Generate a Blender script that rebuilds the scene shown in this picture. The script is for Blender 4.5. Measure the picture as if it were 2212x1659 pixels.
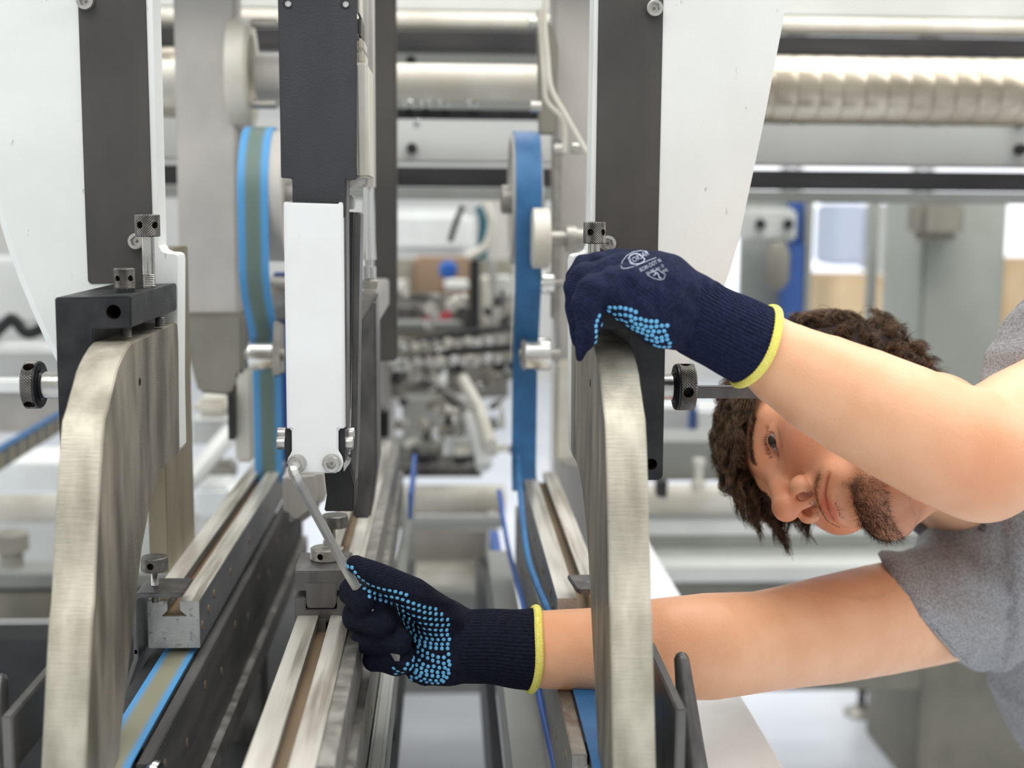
import bpy, bmesh, math, random
import numpy as np
from mathutils import Vector, Matrix
from mathutils.bvhtree import BVHTree
random.seed(7); RNG = np.random.default_rng(7)
for o in list(bpy.data.objects): bpy.data.objects.remove(o)
SC = bpy.context.scene
COL = SC.collection

# ------------------------------------------------------------------ camera (2212 x 1659 frame)
F = 2880.0; CX, CY = 1106.0, 829.5
_p = math.atan(384.5/F); _a = math.atan(144*math.cos(_p)/F); _r = .0077
r_ = np.array([math.cos(_a), -math.sin(_a), 0])
FW = np.array([math.sin(_a)*math.cos(_p), math.cos(_a)*math.cos(_p), -math.sin(_p)])
u_ = np.array([math.sin(_a)*math.sin(_p), math.cos(_a)*math.sin(_p), math.cos(_p)])
RT = r_+_r*u_; UP = u_-_r*r_
RT /= np.linalg.norm(RT); UP /= np.linalg.norm(UP)
CC = np.array([0, 0, 1.3])
def P(x, y, Y):
    """world point seen at photo pixel (x, y) on the plane y = Y"""
    d = FW+RT*(x-CX)/F-UP*(y-CY)/F
    return CC+d*Y/d[1]
def PX(x, y, X):
    d = FW+RT*(x-CX)/F-UP*(y-CY)/F
    return CC+d*X/d[0]
def ray(x, y):
    d = FW+RT*(x-CX)/F-UP*(y-CY)/F
    return d/np.linalg.norm(d)
cam = bpy.data.cameras.new('camera'); camo = bpy.data.objects.new('camera', cam); COL.objects.link(camo)
cam.sensor_width = 36; cam.lens = F*36/2212; cam.clip_start = .05; cam.clip_end = 100
camo.matrix_world = Matrix(((RT[0], UP[0], -FW[0], CC[0]), (RT[1], UP[1], -FW[1], CC[1]), (RT[2], UP[2], -FW[2], CC[2]), (0, 0, 0, 1)))
cam.dof.use_dof = True; cam.dof.focus_distance = 1.09; cam.dof.aperture_fstop = 4.2
SC.camera = camo

# ------------------------------------------------------------------ world, lights, exposure
W = bpy.data.worlds.new('hall_light'); SC.world = W; W.use_nodes = True
W.node_tree.nodes['Background'].inputs[0].default_value = (.985, .995, 1, 1)
W.node_tree.nodes['Background'].inputs[1].default_value = .74
def area(name, loc, target, sx, sy, power, col=(1, 1, 1)):
    l = bpy.data.lights.new(name, 'AREA'); l.shape = 'RECTANGLE'; l.size = sx; l.size_y = sy; l.energy = power; l.color = col
    o = bpy.data.objects.new(name, l); COL.objects.link(o); o.location = loc
    d = Vector(target)-Vector(loc); o.rotation_euler = d.to_track_quat('-Z', 'Y').to_euler(); return o
area('ceiling_light_front', (-.6, -.6, 3.6), (0, 1.2, 1.0), 2.6, 1.6, 43, (1, .98, .95))
area('ceiling_light_right', (2.6, .6, 3.3), (.3, 1.2, 1.0), 1.4, 2.2, 42, (1, .97, .93))
area('ceiling_light_rear', (.6, 4.2, 4.2), (.2, 3, .6), 4.5, 1.6, 105, (1, .99, .97))
area('ceiling_light_mid', (.9, 1.9, 3.9), (.3, 3.4, .9), 2.6, 1.4, 90, (1, .99, .97))  # added fill brightening the machinery behind, not a fixture of the hall
area('window_light_left', (-4.2, 2.2, 2.6), (0, 1.8, 1.0), 2.0, 2.2, 60, (.93, .97, 1))  # soft light from the left; wall_left has no window
SC.view_settings.view_transform = 'Standard'; SC.view_settings.look = 'None'
SC.view_settings.gamma = 1; SC.view_settings.use_curve_mapping = False
SC.view_settings.exposure = 0.0

# ------------------------------------------------------------------ materials
def lin(c):
    return tuple(((v/255)/12.92 if v/255 <= .04045 else ((v/255+.055)/1.055)**2.4) for v in c)+(1,)
def mat(name, c1, c2=None, rough=.5, metal=0, scale=(30, 30, 30), bump=0, bscale=None, detail=4, lo=.35, hi=.65,
        rvar=0, emit=0, coat=0, attr=None, sss=0, trans=0, spec=None, streak=None):
    m = bpy.data.materials.new(name); m.use_nodes = True; nt = m.node_tree; N = nt.nodes; L = nt.links
    b = N['Principled BSDF']; b.inputs['Roughness'].default_value = rough; b.inputs['Metallic'].default_value = metal
    b.inputs['Base Color'].default_value = lin(c1)
    if spec is not None: b.inputs['Specular IOR Level'].default_value = spec
    if coat: b.inputs['Coat Weight'].default_value = coat; b.inputs['Coat Roughness'].default_value = .25
    if sss: b.inputs['Subsurface Weight'].default_value = sss; b.inputs['Subsurface Radius'].default_value = (.010, .004, .002); b.inputs['Subsurface Scale'].default_value = .6
    if trans: b.inputs['Transmission Weight'].default_value = trans
    tc = N.new('ShaderNodeTexCoord'); mp = N.new('ShaderNodeMapping'); L.new(tc.outputs['Object'], mp.inputs[0])
    mp.inputs['Scale'].default_value = scale
    nz = N.new('ShaderNodeTexNoise'); nz.inputs['Detail'].default_value = detail; nz.inputs['Scale'].default_value = 1
    L.new(mp.outputs[0], nz.inputs['Vector'])
    col = None
    if c2 is not None:
        rp = N.new('ShaderNodeValToRGB'); rp.color_ramp.elements[0].position = lo; rp.color_ramp.elements[1].position = hi
        rp.color_ramp.elements[0].color = lin(c1); rp.color_ramp.elements[1].color = lin(c2)
        L.new(nz.outputs[0], rp.inputs[0]); col = rp.outputs[0]
    if streak:   # second, stretched noise multiplied on top: (scale vector, colour, amount)
        mp3 = N.new('ShaderNodeMapping'); L.new(tc.outputs['Object'], mp3.inputs[0]); mp3.inputs['Scale'].default_value = streak[0]
        n3 = N.new('ShaderNodeTexNoise'); n3.inputs['Scale'].default_value = 1; n3.inputs['Detail'].default_value = 6; L.new(mp3.outputs[0], n3.inputs['Vector'])
        r3 = N.new('ShaderNodeValToRGB'); r3.color_ramp.elements[0].position = streak[3]; r3.color_ramp.elements[1].position = streak[4]
        r3.color_ramp.elements[0].color = lin(streak[1]); r3.color_ramp.elements[1].color = (1, 1, 1, 1); L.new(n3.outputs[0], r3.inputs[0])
        mx = N.new('ShaderNodeMix'); mx.data_type = 'RGBA'; mx.blend_type = 'MULTIPLY'; mx.inputs[0].default_value = streak[2]
        if col is not None: L.new(col, mx.inputs[6])
        else: mx.inputs[6].default_value = lin(c1)
        L.new(r3.outputs[0], mx.inputs[7]); col = mx.outputs[2]
    if attr:
        at = N.new('ShaderNodeAttribute'); at.attribute_name = attr
        if col is not None:
            mx = N.new('ShaderNodeMix'); mx.data_type = 'RGBA'; mx.blend_type = 'MULTIPLY'; mx.inputs[0].default_value = 1
            L.new(col, mx.inputs[6]); L.new(at.outputs['Color'], mx.inputs[7]); col = mx.outputs[2]
        else: col = at.outputs['Color']
    if col is not None: L.new(col, b.inputs['Base Color'])
    if rvar:
        mr = N.new('ShaderNodeMapRange'); mr.inputs['To Min'].default_value = max(0, rough-rvar); mr.inputs['To Max'].default_value = rough+rvar
        mr.inputs['From Min'].default_value = .3; mr.inputs['From Max'].default_value = .7
        L.new(nz.outputs[0], mr.inputs['Value']); L.new(mr.outputs[0], b.inputs['Roughness'])
    if bump:
        mp2 = N.new('ShaderNodeMapping'); L.new(tc.outputs['Object'], mp2.inputs[0]); mp2.inputs['Scale'].default_value = bscale or scale
        n2 = N.new('ShaderNodeTexNoise'); n2.inputs['Detail'].default_value = 3; n2.inputs['Scale'].default_value = 1; L.new(mp2.outputs[0], n2.inputs['Vector'])
        bp = N.new('ShaderNodeBump'); bp.inputs['Strength'].default_value = bump; bp.inputs['Distance'].default_value = .001
        L.new(n2.outputs[0], bp.inputs['Height']); L.new(bp.outputs[0], b.inputs['Normal'])
    if emit:
        b.inputs['Emission Strength'].default_value = emit
        if col is not None: L.new(col, b.inputs['Emission Color'])
        else: b.inputs['Emission Color'].default_value = lin(c1)
    return m
M = {}
M['white'] = mat('white_paint', (235, 238, 234), (225, 228, 224), .38, 0, (9, 9, 9), .12, (260, 260, 260), streak=((160, 160, 60), (120, 112, 100), .5, .24, .30))
M['white2'] = mat('bright_white_paint', (236, 239, 238), (228, 230, 228), .35, 0, (14, 14, 14), .08, (300, 300, 300), streak=((220, 220, 90), (120, 112, 100), .45, .23, .29))
M['strip'] = mat('graphite_strip', (66, 65, 62), (82, 79, 75), .55, .25, (14, 14, 7), .1, (500, 500, 90))
M['black'] = mat('black_oxide', (38, 39, 42), (58, 58, 60), .42, .55, (45, 45, 45), .2, (400, 400, 400), rvar=.12)
M['blackcoat'] = mat('black_powder_coat', (46, 47, 50), (58, 59, 62), .5, .1, (20, 20, 8), .55, (900, 900, 700))
M['blade'] = mat('worn_brushed_steel', (170, 165, 149), (206, 201, 185), .42, .6, (26, 26, 9), .35, (60, 60, 1500), rvar=.1,
                 streak=((50, 30, 14), (176, 174, 166), .6, .34, .6))
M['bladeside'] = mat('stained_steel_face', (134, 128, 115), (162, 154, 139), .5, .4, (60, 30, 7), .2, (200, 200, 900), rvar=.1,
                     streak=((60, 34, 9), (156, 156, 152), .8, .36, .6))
M['steel'] = mat('steel', (176, 174, 168), (200, 198, 192), .3, .9, (60, 60, 60), .15, (300, 300, 300), rvar=.1)
M['dull'] = mat('dull_steel', (146, 143, 136), (172, 169, 162), .45, .8, (60, 60, 60), .2, (300, 300, 300), rvar=.1)
M['dark'] = mat('dark_steel', (92, 91, 90), (120, 118, 115), .4, .75, (50, 50, 20), .15, (300, 300, 300), rvar=.1)
M['tool'] = mat('bright_tool_steel', (206, 206, 203), (214, 214, 212), .26, .7, (60, 60, 60))
M['carrier'] = mat('dark_carrier_steel', (78, 77, 76), (102, 100, 97), .62, .35, (50, 8, 50), .15, (300, 300, 300))
M['railside'] = mat('grey_rail_side', (126, 128, 130), (146, 147, 147), .4, .6, (40, 6, 40), .15, (300, 300, 300))  # same aluminium as the rail; its dark reflection is put into the colour
M['knurl'] = mat('knurled_steel', (92, 91, 88), (134, 132, 126), .38, .85, (90, 90, 90))
M['chrome'] = mat('polished_steel', (214, 214, 212), None, .14, 1)
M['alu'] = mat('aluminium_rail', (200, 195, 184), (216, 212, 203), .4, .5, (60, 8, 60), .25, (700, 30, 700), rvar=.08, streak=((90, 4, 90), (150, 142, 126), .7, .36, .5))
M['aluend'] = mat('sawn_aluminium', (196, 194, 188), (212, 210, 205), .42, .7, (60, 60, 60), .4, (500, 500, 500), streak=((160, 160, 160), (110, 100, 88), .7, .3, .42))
M['brass'] = mat('brown_slot_strip', (150, 126, 98), (128, 112, 90), .5, .4, (30, 6, 30))
M['cast'] = mat('cast_grey_paint', (178, 175, 170), (192, 188, 182), .6, .1, (16, 16, 10), .5, (240, 240, 240))
M['castdark'] = mat('cast_olive_grey', (128, 125, 115), (142, 138, 126), .6, .1, (16, 16, 10), .4, (240, 240, 240))
M['post'] = mat('olive_steel_post', (126, 116, 94), (146, 138, 116), .5, .5, (30, 30, 8), .2, (300, 300, 300))
M['cream'] = mat('cream_paint', (214, 211, 200), (196, 190, 176), .45, .05, (14, 14, 14), .1, (200, 200, 200))
M['beamw'] = mat('pale_grey_beam_paint', (206, 208, 205), (196, 198, 194), .45, 0, (5, 5, 5))
M['beamg'] = mat('mid_grey_beam_paint', (150, 152, 147), (138, 140, 134), .5, 0, (6, 6, 6))
M['beamb'] = mat('black_beam', (44, 43, 45), (62, 60, 60), .45, .3, (5, 30, 30))
M['duct'] = mat('wrapped_metal_duct', (168, 158, 142), (196, 187, 170), .3, 1, (8, 30, 30), .1, (60, 60, 60))
M['bluebelt'] = mat('blue_belt', (46, 108, 158), (38, 92, 140), .5, 0, (40, 40, 40))
M['bluecable'] = mat('blue_cable', (52, 96, 176), None, .45)
M['bluepanel'] = mat('blue_panel', (48, 84, 150), (60, 98, 166), .5, 0, (6, 6, 6))
M['floor'] = mat('painted_concrete', (212, 219, 228), (226, 231, 238), .3, 0, (2.2, 2.2, 2.2), .05, (30, 30, 30))
M['wall'] = mat('plaster_wall', (206, 208, 206), (216, 214, 208), .8, 0, (1.5, 1.5, 1.5))
M['carton'] = mat('brown_cardboard', (140, 118, 96), (124, 104, 84), .8, 0, (3, 3, 3))
M['boxes'] = mat('cardboard_beige', (206, 184, 150), (190, 164, 128), .8, 0, (3, 3, 3))
M['colgrey'] = mat('grey_green_column', (166, 170, 164), (152, 156, 148), .5, .05, (4, 4, 4))
M['glass'] = mat('daylight_pane', (236, 242, 255), (252, 252, 250), .4, 0, (1, 1, 1), emit=1.0)
M['rubber'] = mat('black_rubber', (26, 26, 28), (40, 40, 42), .6, 0, (30, 30, 30))
M['red'] = mat('red_plastic', (190, 56, 78), None, .5)
M['bluep'] = mat('blue_plastic', (46, 104, 190), None, .5)
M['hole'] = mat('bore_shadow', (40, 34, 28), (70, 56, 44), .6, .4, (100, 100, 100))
# belt: blue edges, worn grey-green centre
def belt_mat(name, half, cen, k=.75):
    m = mat(name, (74, 148, 204), None, .5); nt = m.node_tree; N = nt.nodes; L = nt.links
    tc = N.new('ShaderNodeTexCoord'); sx = N.new('ShaderNodeSeparateXYZ'); L.new(tc.outputs['Object'], sx.inputs[0])
    ab = N.new('ShaderNodeMath'); ab.operation = 'ABSOLUTE'; L.new(sx.outputs[0], ab.inputs[0])
    dv = N.new('ShaderNodeMath'); dv.operation = 'DIVIDE'; dv.inputs[1].default_value = half; L.new(ab.outputs[0], dv.inputs[0])
    rp = N.new('ShaderNodeValToRGB'); rp.color_ramp.elements[0].position = k*.55; rp.color_ramp.elements[1].position = k
    rp.color_ramp.elements[0].color = lin(cen); rp.color_ramp.elements[1].color = lin((74, 148, 204))
    L.new(dv.outputs[0], rp.inputs[0]); L.new(rp.outputs[0], N['Principled BSDF'].inputs['Base Color']); return m
M['belt'] = belt_mat('worn_blue_belt', .0165, (98, 118, 110))

# ------------------------------------------------------------------ object helpers
LOC = {}
def tag(o, label=None, cat=None, group=None, kind=None):
    if label: o['label'] = label
    if cat: o['category'] = cat
    if group: o['group'] = group
    if kind: o['kind'] = kind
    return o
def link(o, parent, loc):
    COL.objects.link(o); o.location = loc; LOC[o.name] = Vector(loc)
    if parent is not None:
        o.parent = parent; o.matrix_parent_inverse = Matrix.Translation(-LOC[parent.name])
    return o
def thing(name, loc, label, cat, group=None):
    o = bpy.data.objects.new(name, None); o.empty_display_size = .02; link(o, None, tuple(float(v) for v in loc)); return tag(o, label, cat, group)
class MB:
    def __init__(s): s.v = []; s.f = []
    def add(s, v, f):
        n = len(s.v); s.v += [tuple(map(float, p)) for p in v]; s.f += [tuple(i+n for i in q) for q in f]; return s
    def box(s, x0, x1, y0, y1, z0, z1):
        v = [(x, y, z) for x in (x0, x1) for y in (y0, y1) for z in (z0, z1)]
        return s.add(v, [(0, 1, 3, 2), (4, 6, 7, 5), (0, 4, 5, 1), (2, 3, 7, 6), (0, 2, 6, 4), (1, 5, 7, 3)])
    def prism(s, poly, axis, a0, a1):
        n = len(poly)
        def pt(q, a):
            return (a, q[0], q[1]) if axis == 'x' else ((q[0], a, q[1]) if axis == 'y' else (q[0], q[1], a))
        v = [pt(q, a0) for q in poly]+[pt(q, a1) for q in poly]
        return s.add(v, [tuple(range(n)), tuple(range(2*n-1, n-1, -1))]+[(i, i+n, (i+1) % n+n, (i+1) % n) for i in range(n)])
    def lathe(s, p0, d, prof, seg=32, cap=True):
        p0 = Vector(p0); d = Vector(d).normalized(); a = d.orthogonal().normalized(); b = d.cross(a)
        v = []; f = []; m = len(prof)
        for t, r in prof:
            for i in range(seg):
                th = 2*math.pi*i/seg; v.append(p0+d*t+(a*math.cos(th)+b*math.sin(th))*r)
        for j in range(m-1):
            for i in range(seg): f.append((j*seg+i, j*seg+(i+1) % seg, (j+1)*seg+(i+1) % seg, (j+1)*seg+i))
        if cap: f.append(tuple(range(seg-1, -1, -1))); f.append(tuple((m-1)*seg+i for i in range(seg)))
        return s.add(v, f)
    def cyl(s, p0, p1, r, seg=32, ch=0):
        p0 = Vector(p0); p1 = Vector(p1); h = (p1-p0).length
        pr = [(0, r), (h, r)] if not ch else [(0, r-ch), (ch, r), (h-ch, r), (h, r-ch)]
        return s.lathe(p0, p1-p0, pr, seg)
    def tube(s, pts, r, seg=12, closed=False, rad=None):
        pts = [Vector(p) for p in pts]; n = len(pts); v = []; f = []; a = None
        for i, p in enumerate(pts):
            q0 = pts[(i-1) % n] if (closed or i > 0) else p; q1 = pts[(i+1) % n] if (closed or i < n-1) else p
            t = (q1-q0).normalized()
            a = t.orthogonal().normalized() if a is None else (a-t*a.dot(t)).normalized()
            b = t.cross(a); rr = rad[i] if rad is not None else r
            for k in range(seg):
                th = 2*math.pi*k/seg; v.append(p+(a*math.cos(th)+b*math.sin(th))*rr)
        for j in range(n if closed else n-1):
            for k in range(seg): f.append((j*seg+k, j*seg+(k+1) % seg, ((j+1) % n)*seg+(k+1) % seg, ((j+1) % n)*seg+k))
        if not closed: f.append(tuple(range(seg-1, -1, -1))); f.append(tuple((n-1)*seg+k for k in range(seg)))
        return s.add(v, f)
    def knurl(s, p0, p1, r, n=64, amp=.0003, ch=.0006):
        p0 = Vector(p0); p1 = Vector(p1); d = (p1-p0).normalized(); h = (p1-p0).length
        a = d.orthogonal().normalized(); b = d.cross(a); rows = max(4, int((h-2*ch)/(2*math.pi*r/n))); v = []; f = []
        R = [(0, r-ch*1.2, 0)]+[(ch+(h-2*ch)*j/rows, r, j+1) for j in range(rows+1)]+[(h, r-ch*1.2, 0)]
        for t, rr, j in R:
            for i in range(n):
                th = 2*math.pi*i/n; q = rr+(amp if (j and (i+j) % 2) else -amp if j else 0)
                v.append(p0+d*t+(a*math.cos(th)+b*math.sin(th))*q)
        m = len(R)
        for j in range(m-1):
            for i in range(n):
                A, B, C_, D = j*n+i, j*n+(i+1) % n, (j+1)*n+(i+1) % n, (j+1)*n+i
                if (i+j) % 2: f += [(A, B, C_), (A, C_, D)]
                else: f += [(A, B, D), (B, C_, D)]
        f.append(tuple(range(n-1, -1, -1))); f.append(tuple((m-1)*n+i for i in range(n)))
        return s.add(v, f)
    def socket(s, p, d, r, h, hexr=None, depth=None):
        """cap screw head: base at p, top at p + d*h, hexagon recess in the top"""
        hexr = hexr or r*.60; depth = depth or h*.7; p = Vector(p); d = Vector(d).normalized(); a = d.orthogonal().normalized(); b = d.cross(a); seg = 36; v = []; f = []
        rings = [(0, r, 0), (h*.85, r, 0), (h*.97, r*.94, 0), (h, r*.86, 0), (h, hexr*1.04, 1), (h-h*.06, hexr, 1), (h-depth, hexr, 1), (h-depth, hexr*.35, 0), (h-depth*1.25, .0001, 0)]
        for t, rr, hx in rings:
            for i in range(seg):
                th = 2*math.pi*i/seg; q = rr
                if hx: k = (th % (math.pi/3))-math.pi/6; q = rr*.88/math.cos(k)
                v.append(p+d*t+(a*math.cos(th)+b*math.sin(th))*q)
        for j in range(len(rings)-1):
            for i in range(seg): f.append((j*seg+i, j*seg+(i+1) % seg, (j+1)*seg+(i+1) % seg, (j+1)*seg+i))
        f.append(tuple(range(seg-1, -1, -1))); f.append(tuple((len(rings)-1)*seg+i for i in range(seg)))
        return s.add(v, f)
    def build(s, name, m, parent=None, bevel=0, smooth=35, seg=2, label=None, recenter=True):
        v = np.array(s.v); lo, hi = v.min(0), v.max(0)
        loc = np.array([(lo[0]+hi[0])/2, (lo[1]+hi[1])/2, lo[2]]) if recenter else np.zeros(3)
        me = bpy.data.meshes.new(name); me.from_pydata((v-loc).tolist(), [], s.f); me.update()
        bm = bmesh.new(); bm.from_mesh(me)
        bmesh.ops.recalc_face_normals(bm, faces=bm.faces)
        if bevel:
            bmesh.ops.remove_doubles(bm, verts=bm.verts, dist=1e-6)
            es = [e for e in bm.edges if len(e.link_faces) == 2 and e.calc_face_angle(0) > .5]
            bmesh.ops.bevel(bm, geom=es, offset=bevel, segments=seg, affect='EDGES', clamp_overlap=True)
        bm.to_mesh(me); bm.free()
        if smooth:
            me.polygons.foreach_set('use_smooth', [True]*len(me.polygons)); me.set_sharp_from_angle(angle=math.radians(smooth))
        me.materials.append(m)
        o = bpy.data.objects.new(name, me); link(o, parent, tuple(loc))
        if label: o['label'] = label
        return o
def cut(o, mb):
    """boolean-subtract the MB shape from object o (world coordinates) and bake it"""
    loc = LOC[o.name]; me = bpy.data.meshes.new('tmp'); me.from_pydata([tuple(Vector(p)) for p in mb.v], [], mb.f)
    bm = bmesh.new(); bm.from_mesh(me); bmesh.ops.recalc_face_normals(bm, faces=bm.faces); bm.to_mesh(me); bm.free()
    me.materials.append(M['hole']); c = bpy.data.objects.new('tmp', me); COL.objects.link(c)
    par = o.parent; inv = o.matrix_parent_inverse.copy(); o.parent = None
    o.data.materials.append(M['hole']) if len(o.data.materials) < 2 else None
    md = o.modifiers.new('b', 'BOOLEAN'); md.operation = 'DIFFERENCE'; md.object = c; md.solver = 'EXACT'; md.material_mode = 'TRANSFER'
    dg = bpy.context.evaluated_depsgraph_get(); dg.update()
    nm = bpy.data.meshes.new_from_object(o.evaluated_get(dg)); nm.name = o.data.name; o.modifiers.clear(); o.data = nm
    if par is not None: o.parent = par; o.matrix_parent_inverse = inv
    bpy.data.objects.remove(c)
    return o
def plate(outline, Y0, Yc, Y1, inset):
    """plate facing -Y: outline px polygon; inset = same-length list of inset fractions (m) for the front chamfer"""
    mb = MB(); pts = [P(x, y, Y0) for x, y in outline]; q = [np.array([p[0], p[2]]) for p in pts]; n = len(q)
    area2 = sum(q[i][0]*q[(i+1) % n][1]-q[(i+1) % n][0]*q[i][1] for i in range(n)); sg = 1 if area2 > 0 else -1
    fr = []
    for i in range(n):
        e0 = q[i]-q[i-1]; e1 = q[(i+1) % n]-q[i]; e0 /= np.linalg.norm(e0); e1 /= np.linalg.norm(e1)
        nn = np.array([-e0[1], e0[0]])*sg+np.array([-e1[1], e1[0]])*sg; nn /= max(.4, np.linalg.norm(nn))*1.0
        fr.append(q[i]+nn*inset[i])
    v = [(a[0], Y0, a[1]) for a in fr]+[(a[0], Yc, a[1]) for a in q]+[(a[0], Y1, a[1]) for a in q]
    f = [tuple(range(n)), tuple(range(3*n-1, 2*n-1, -1))]
    for k in range(2): f += [(k*n+i, k*n+(i+1) % n, (k+1)*n+(i+1) % n, (k+1)*n+i) for i in range(n)]
    return mb.add(v, f)
def rect(x0, y0, x1, y1, Y0, Y1):
    """box whose front face (plane y=Y0) covers the photo rectangle, running back to Y1"""
    xm, ym = (x0+x1)/2, (y0+y1)/2
    return MB().box(P(x0, ym, Y0)[0], P(x1, ym, Y0)[0], Y0, Y1, P(xm, y1, Y0)[2], P(xm, y0, Y0)[2])
def ppoly(pts, Y): return [(P(x, y, Y)[0], P(x, y, Y)[2]) for x, y in pts]
# ------------------------------------------------------------------ the hall
def struct(name, mb, m, **k):
    o = mb.build(name, m, smooth=0, **k); o['kind'] = 'structure'; return o
struct('floor', MB().box(-7, 8, -2.5, 10.2, -.1, 0), M['floor'])
wb = struct('wall_back', MB().box(-7, 1.35, 10, 10.2, 0, 4.2).box(7.6, 8, 10, 10.2, 0, 4.2).box(1.35, 7.6, 10, 10.2, 0, .5).box(1.35, 7.6, 10, 10.2, 3.4, 4.2), M['wall'])
struct('wall_left', MB().box(-7.2, -7, -2.5, 10.2, 0, 4.2), M['wall'])
for k, (a, b_) in enumerate([(1.35, 2.55), (2.6, 3.55), (3.6, 4.5), (4.55, 5.5), (5.55, 7.6)]):
    w = struct('window_%d' % (k+1), MB().box(a, b_, 10.02, 10.06, .5, 3.4), M['glass'])
    fr = MB().box(a, a+.05, 9.96, 10.02, .5, 3.4).box(b_-.05, b_, 9.96, 10.02, .5, 3.4).box(a, b_, 9.96, 10.02, 1.9, 1.95)
    fr.build('window_frame', M['beamw'], w, smooth=0)

def T(mb, name, m, label, cat, group=None, bevel=0, smooth=35, parent=None):
    o = mb.build(name, m, parent, bevel=bevel, smooth=smooth)
    return tag(o, label, cat, group)
# -------- cross members of the machine, running left to right at y about 2.3
def zc(y, Y): return float(P(1000, y, Y)[2])
def cross(y0, y1, Y0, Y1, X0=-1.6, X1=1.9): return MB().box(X0, X1, Y0, Y1, zc(y1, Y0), zc(y0, Y0))
T(cross(-120, 27, 2.3, 2.5), 'cross_beam', M['beamw'], 'white box beam along the very top of the machine', 'beam', bevel=.004)
T(MB().cyl((-1.6, 2.28, zc(46, 2.28)), (1.9, 2.28, zc(46, 2.28)), .0145, 24), 'cross_tube', M['cream'], 'cream round tube just under the topmost white beam', 'tube')
T(cross(66, 108, 2.26, 2.32), 'cross_bar', M['beamb'], 'upper black bar between cream tube and silver duct', 'bar', bevel=.002)
T(cross(112, 236, 2.42, 2.45), 'backing_plate', M['beamw'], 'pale plate standing behind the round cross shaft', 'plate')
T(cross(262, 352, 2.30, 2.34), 'cross_plate', M['beamw'], 'wide pale plate under the silver duct', 'plate', bevel=.003)
T(cross(361, 404, 2.26, 2.32), 'cross_bar', M['beamb'], 'lower black bar under the wide pale plate', 'bar', bevel=.002)
T(cross(407, 431, 2.26, 2.40), 'cross_rail', M['beamg'], 'mid grey rail below the lower black bar', 'rail', bevel=.002)
T(MB().cyl((-.45, 2.05, zc(178, 2.05)), (.26, 2.05, zc(178, 2.05)), .0265, 40), 'cross_shaft', M['cream'], 'cream round shaft between the two belt pulleys', 'shaft')
mb = MB(); X = -.07
bar = T(cross(236, 257, 2.2, 2.22, -.09, .155), 'gear_rack', M['rubber'], 'black toothed rack under the cream cross shaft', 'rack')
mb = MB()
for k in range(60): mb.box(-.088+k*.004, -.086+k*.004, 2.192, 2.2, zc(255, 2.2), zc(240, 2.2))
tk = mb.build('teeth', M['rubber'], bar); tk['kind'] = 'stuff'
# wrapped duct, left and right stretches
for X0, X1, lab in ((.44, 1.9, 'silver metal duct wrapped in narrow rings behind the right white guard'), (-1.2, -.42, 'silver metal duct seen in the gap beside the left white guard')):
    z = zc(186, 2.15); pr = []; t = 0
    while t < X1-X0:
        for dt, r in ((0, .0524), (.0012, .0532), (.016, .0538), (.033, .0537), (.0350, .0532)): pr.append((t+dt, r))
        t += .036
    T(MB().lathe((X0, 2.15, z), (1, 0, 0), pr, 48), 'wrapped_duct', M['duct'], lab, 'duct', smooth=20)
# bolt heads and holes of the cross plates
for x, y in ((888, 134), (890, 321)):
    p = P(x, y, 2.3); T(MB().cyl((p[0], 2.285, p[2]), (p[0], 2.3, p[2]), .009, 20, .001), 'plug', M['rubber'], 'black round plug on the %s pale plate left of centre' % ('upper' if y < 200 else 'lower'), 'plug')
for x, y in ((2206, 263), (2205, 323)):
    p = P(x, y, 2.29); T(MB().cyl((p[0], 2.285, p[2]), (p[0], 2.3, p[2]), .0095, 20, .001), 'plug', M['rubber'], 'black round plug near the right frame edge, the %s one' % ('upper' if y < 300 else 'lower'), 'plug')
for k, (x, y) in enumerate(((883, 225), (920, 224), (960, 222), (1022, 222), (900, 268))):
    p = P(x, y, 2.18); T(MB().cyl((p[0], 2.17, p[2]), (p[0], 2.2, p[2]), .007, 16, .001), 'screw_head', M['chrome'], 'small shiny screw head beside the black toothed rack', 'screw', 'screw heads at the toothed rack')
# -------- left casting column, pulleys and belts
col = thing('side_stand', P(440, 860, 1.78), 'tall warm grey cast frame left of the green centred belt', 'frame')
mb = MB().prism(ppoly([(372, -80), (506, -80), (513, 560), (516, 680), (390, 680), (382, 400)], 1.75), 'y', 1.75, 1.81); mb.build('upright', M['cast'], col, bevel=.003)
mb = MB().prism(ppoly([(391, 681), (524, 677), (526, 800), (506, 856), (428, 849), (410, 780)], 1.74), 'y', 1.74, 1.80); mb.build('foot_lobe', M['castdark'], col, bevel=.004)
c = P(540, 155, 1.75); mb = MB().lathe((c[0]-.028, 1.78, c[2]), (1, 0, 0), [(0, .066), (.002, .072), (.024, .072), (.027, .068), (.0271, .05), (.012, .048), (.0119, .02)], 56)
housing = T(mb, 'bearing_ring', M['cream'], 'cream cast bearing ring above the left pulley', 'bearing')
for y in (50, 225):
    p = P(560, y, 1.74); MB().cyl((p[0]-.01, 1.74, p[2]), (p[0]+.022, 1.74, p[2]), .006, 16, .001).build('stud', M['dull'], housing)
p = P(566, 160, 1.76)
T(MB().cyl((p[0]-.01, 1.79, p[2]), (p[0]+.12, 1.79, p[2]), .03, 32), 'stub_shaft', M['cast'], 'grey stub shaft from cream bearing ring to dark post', 'shaft')
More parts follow.
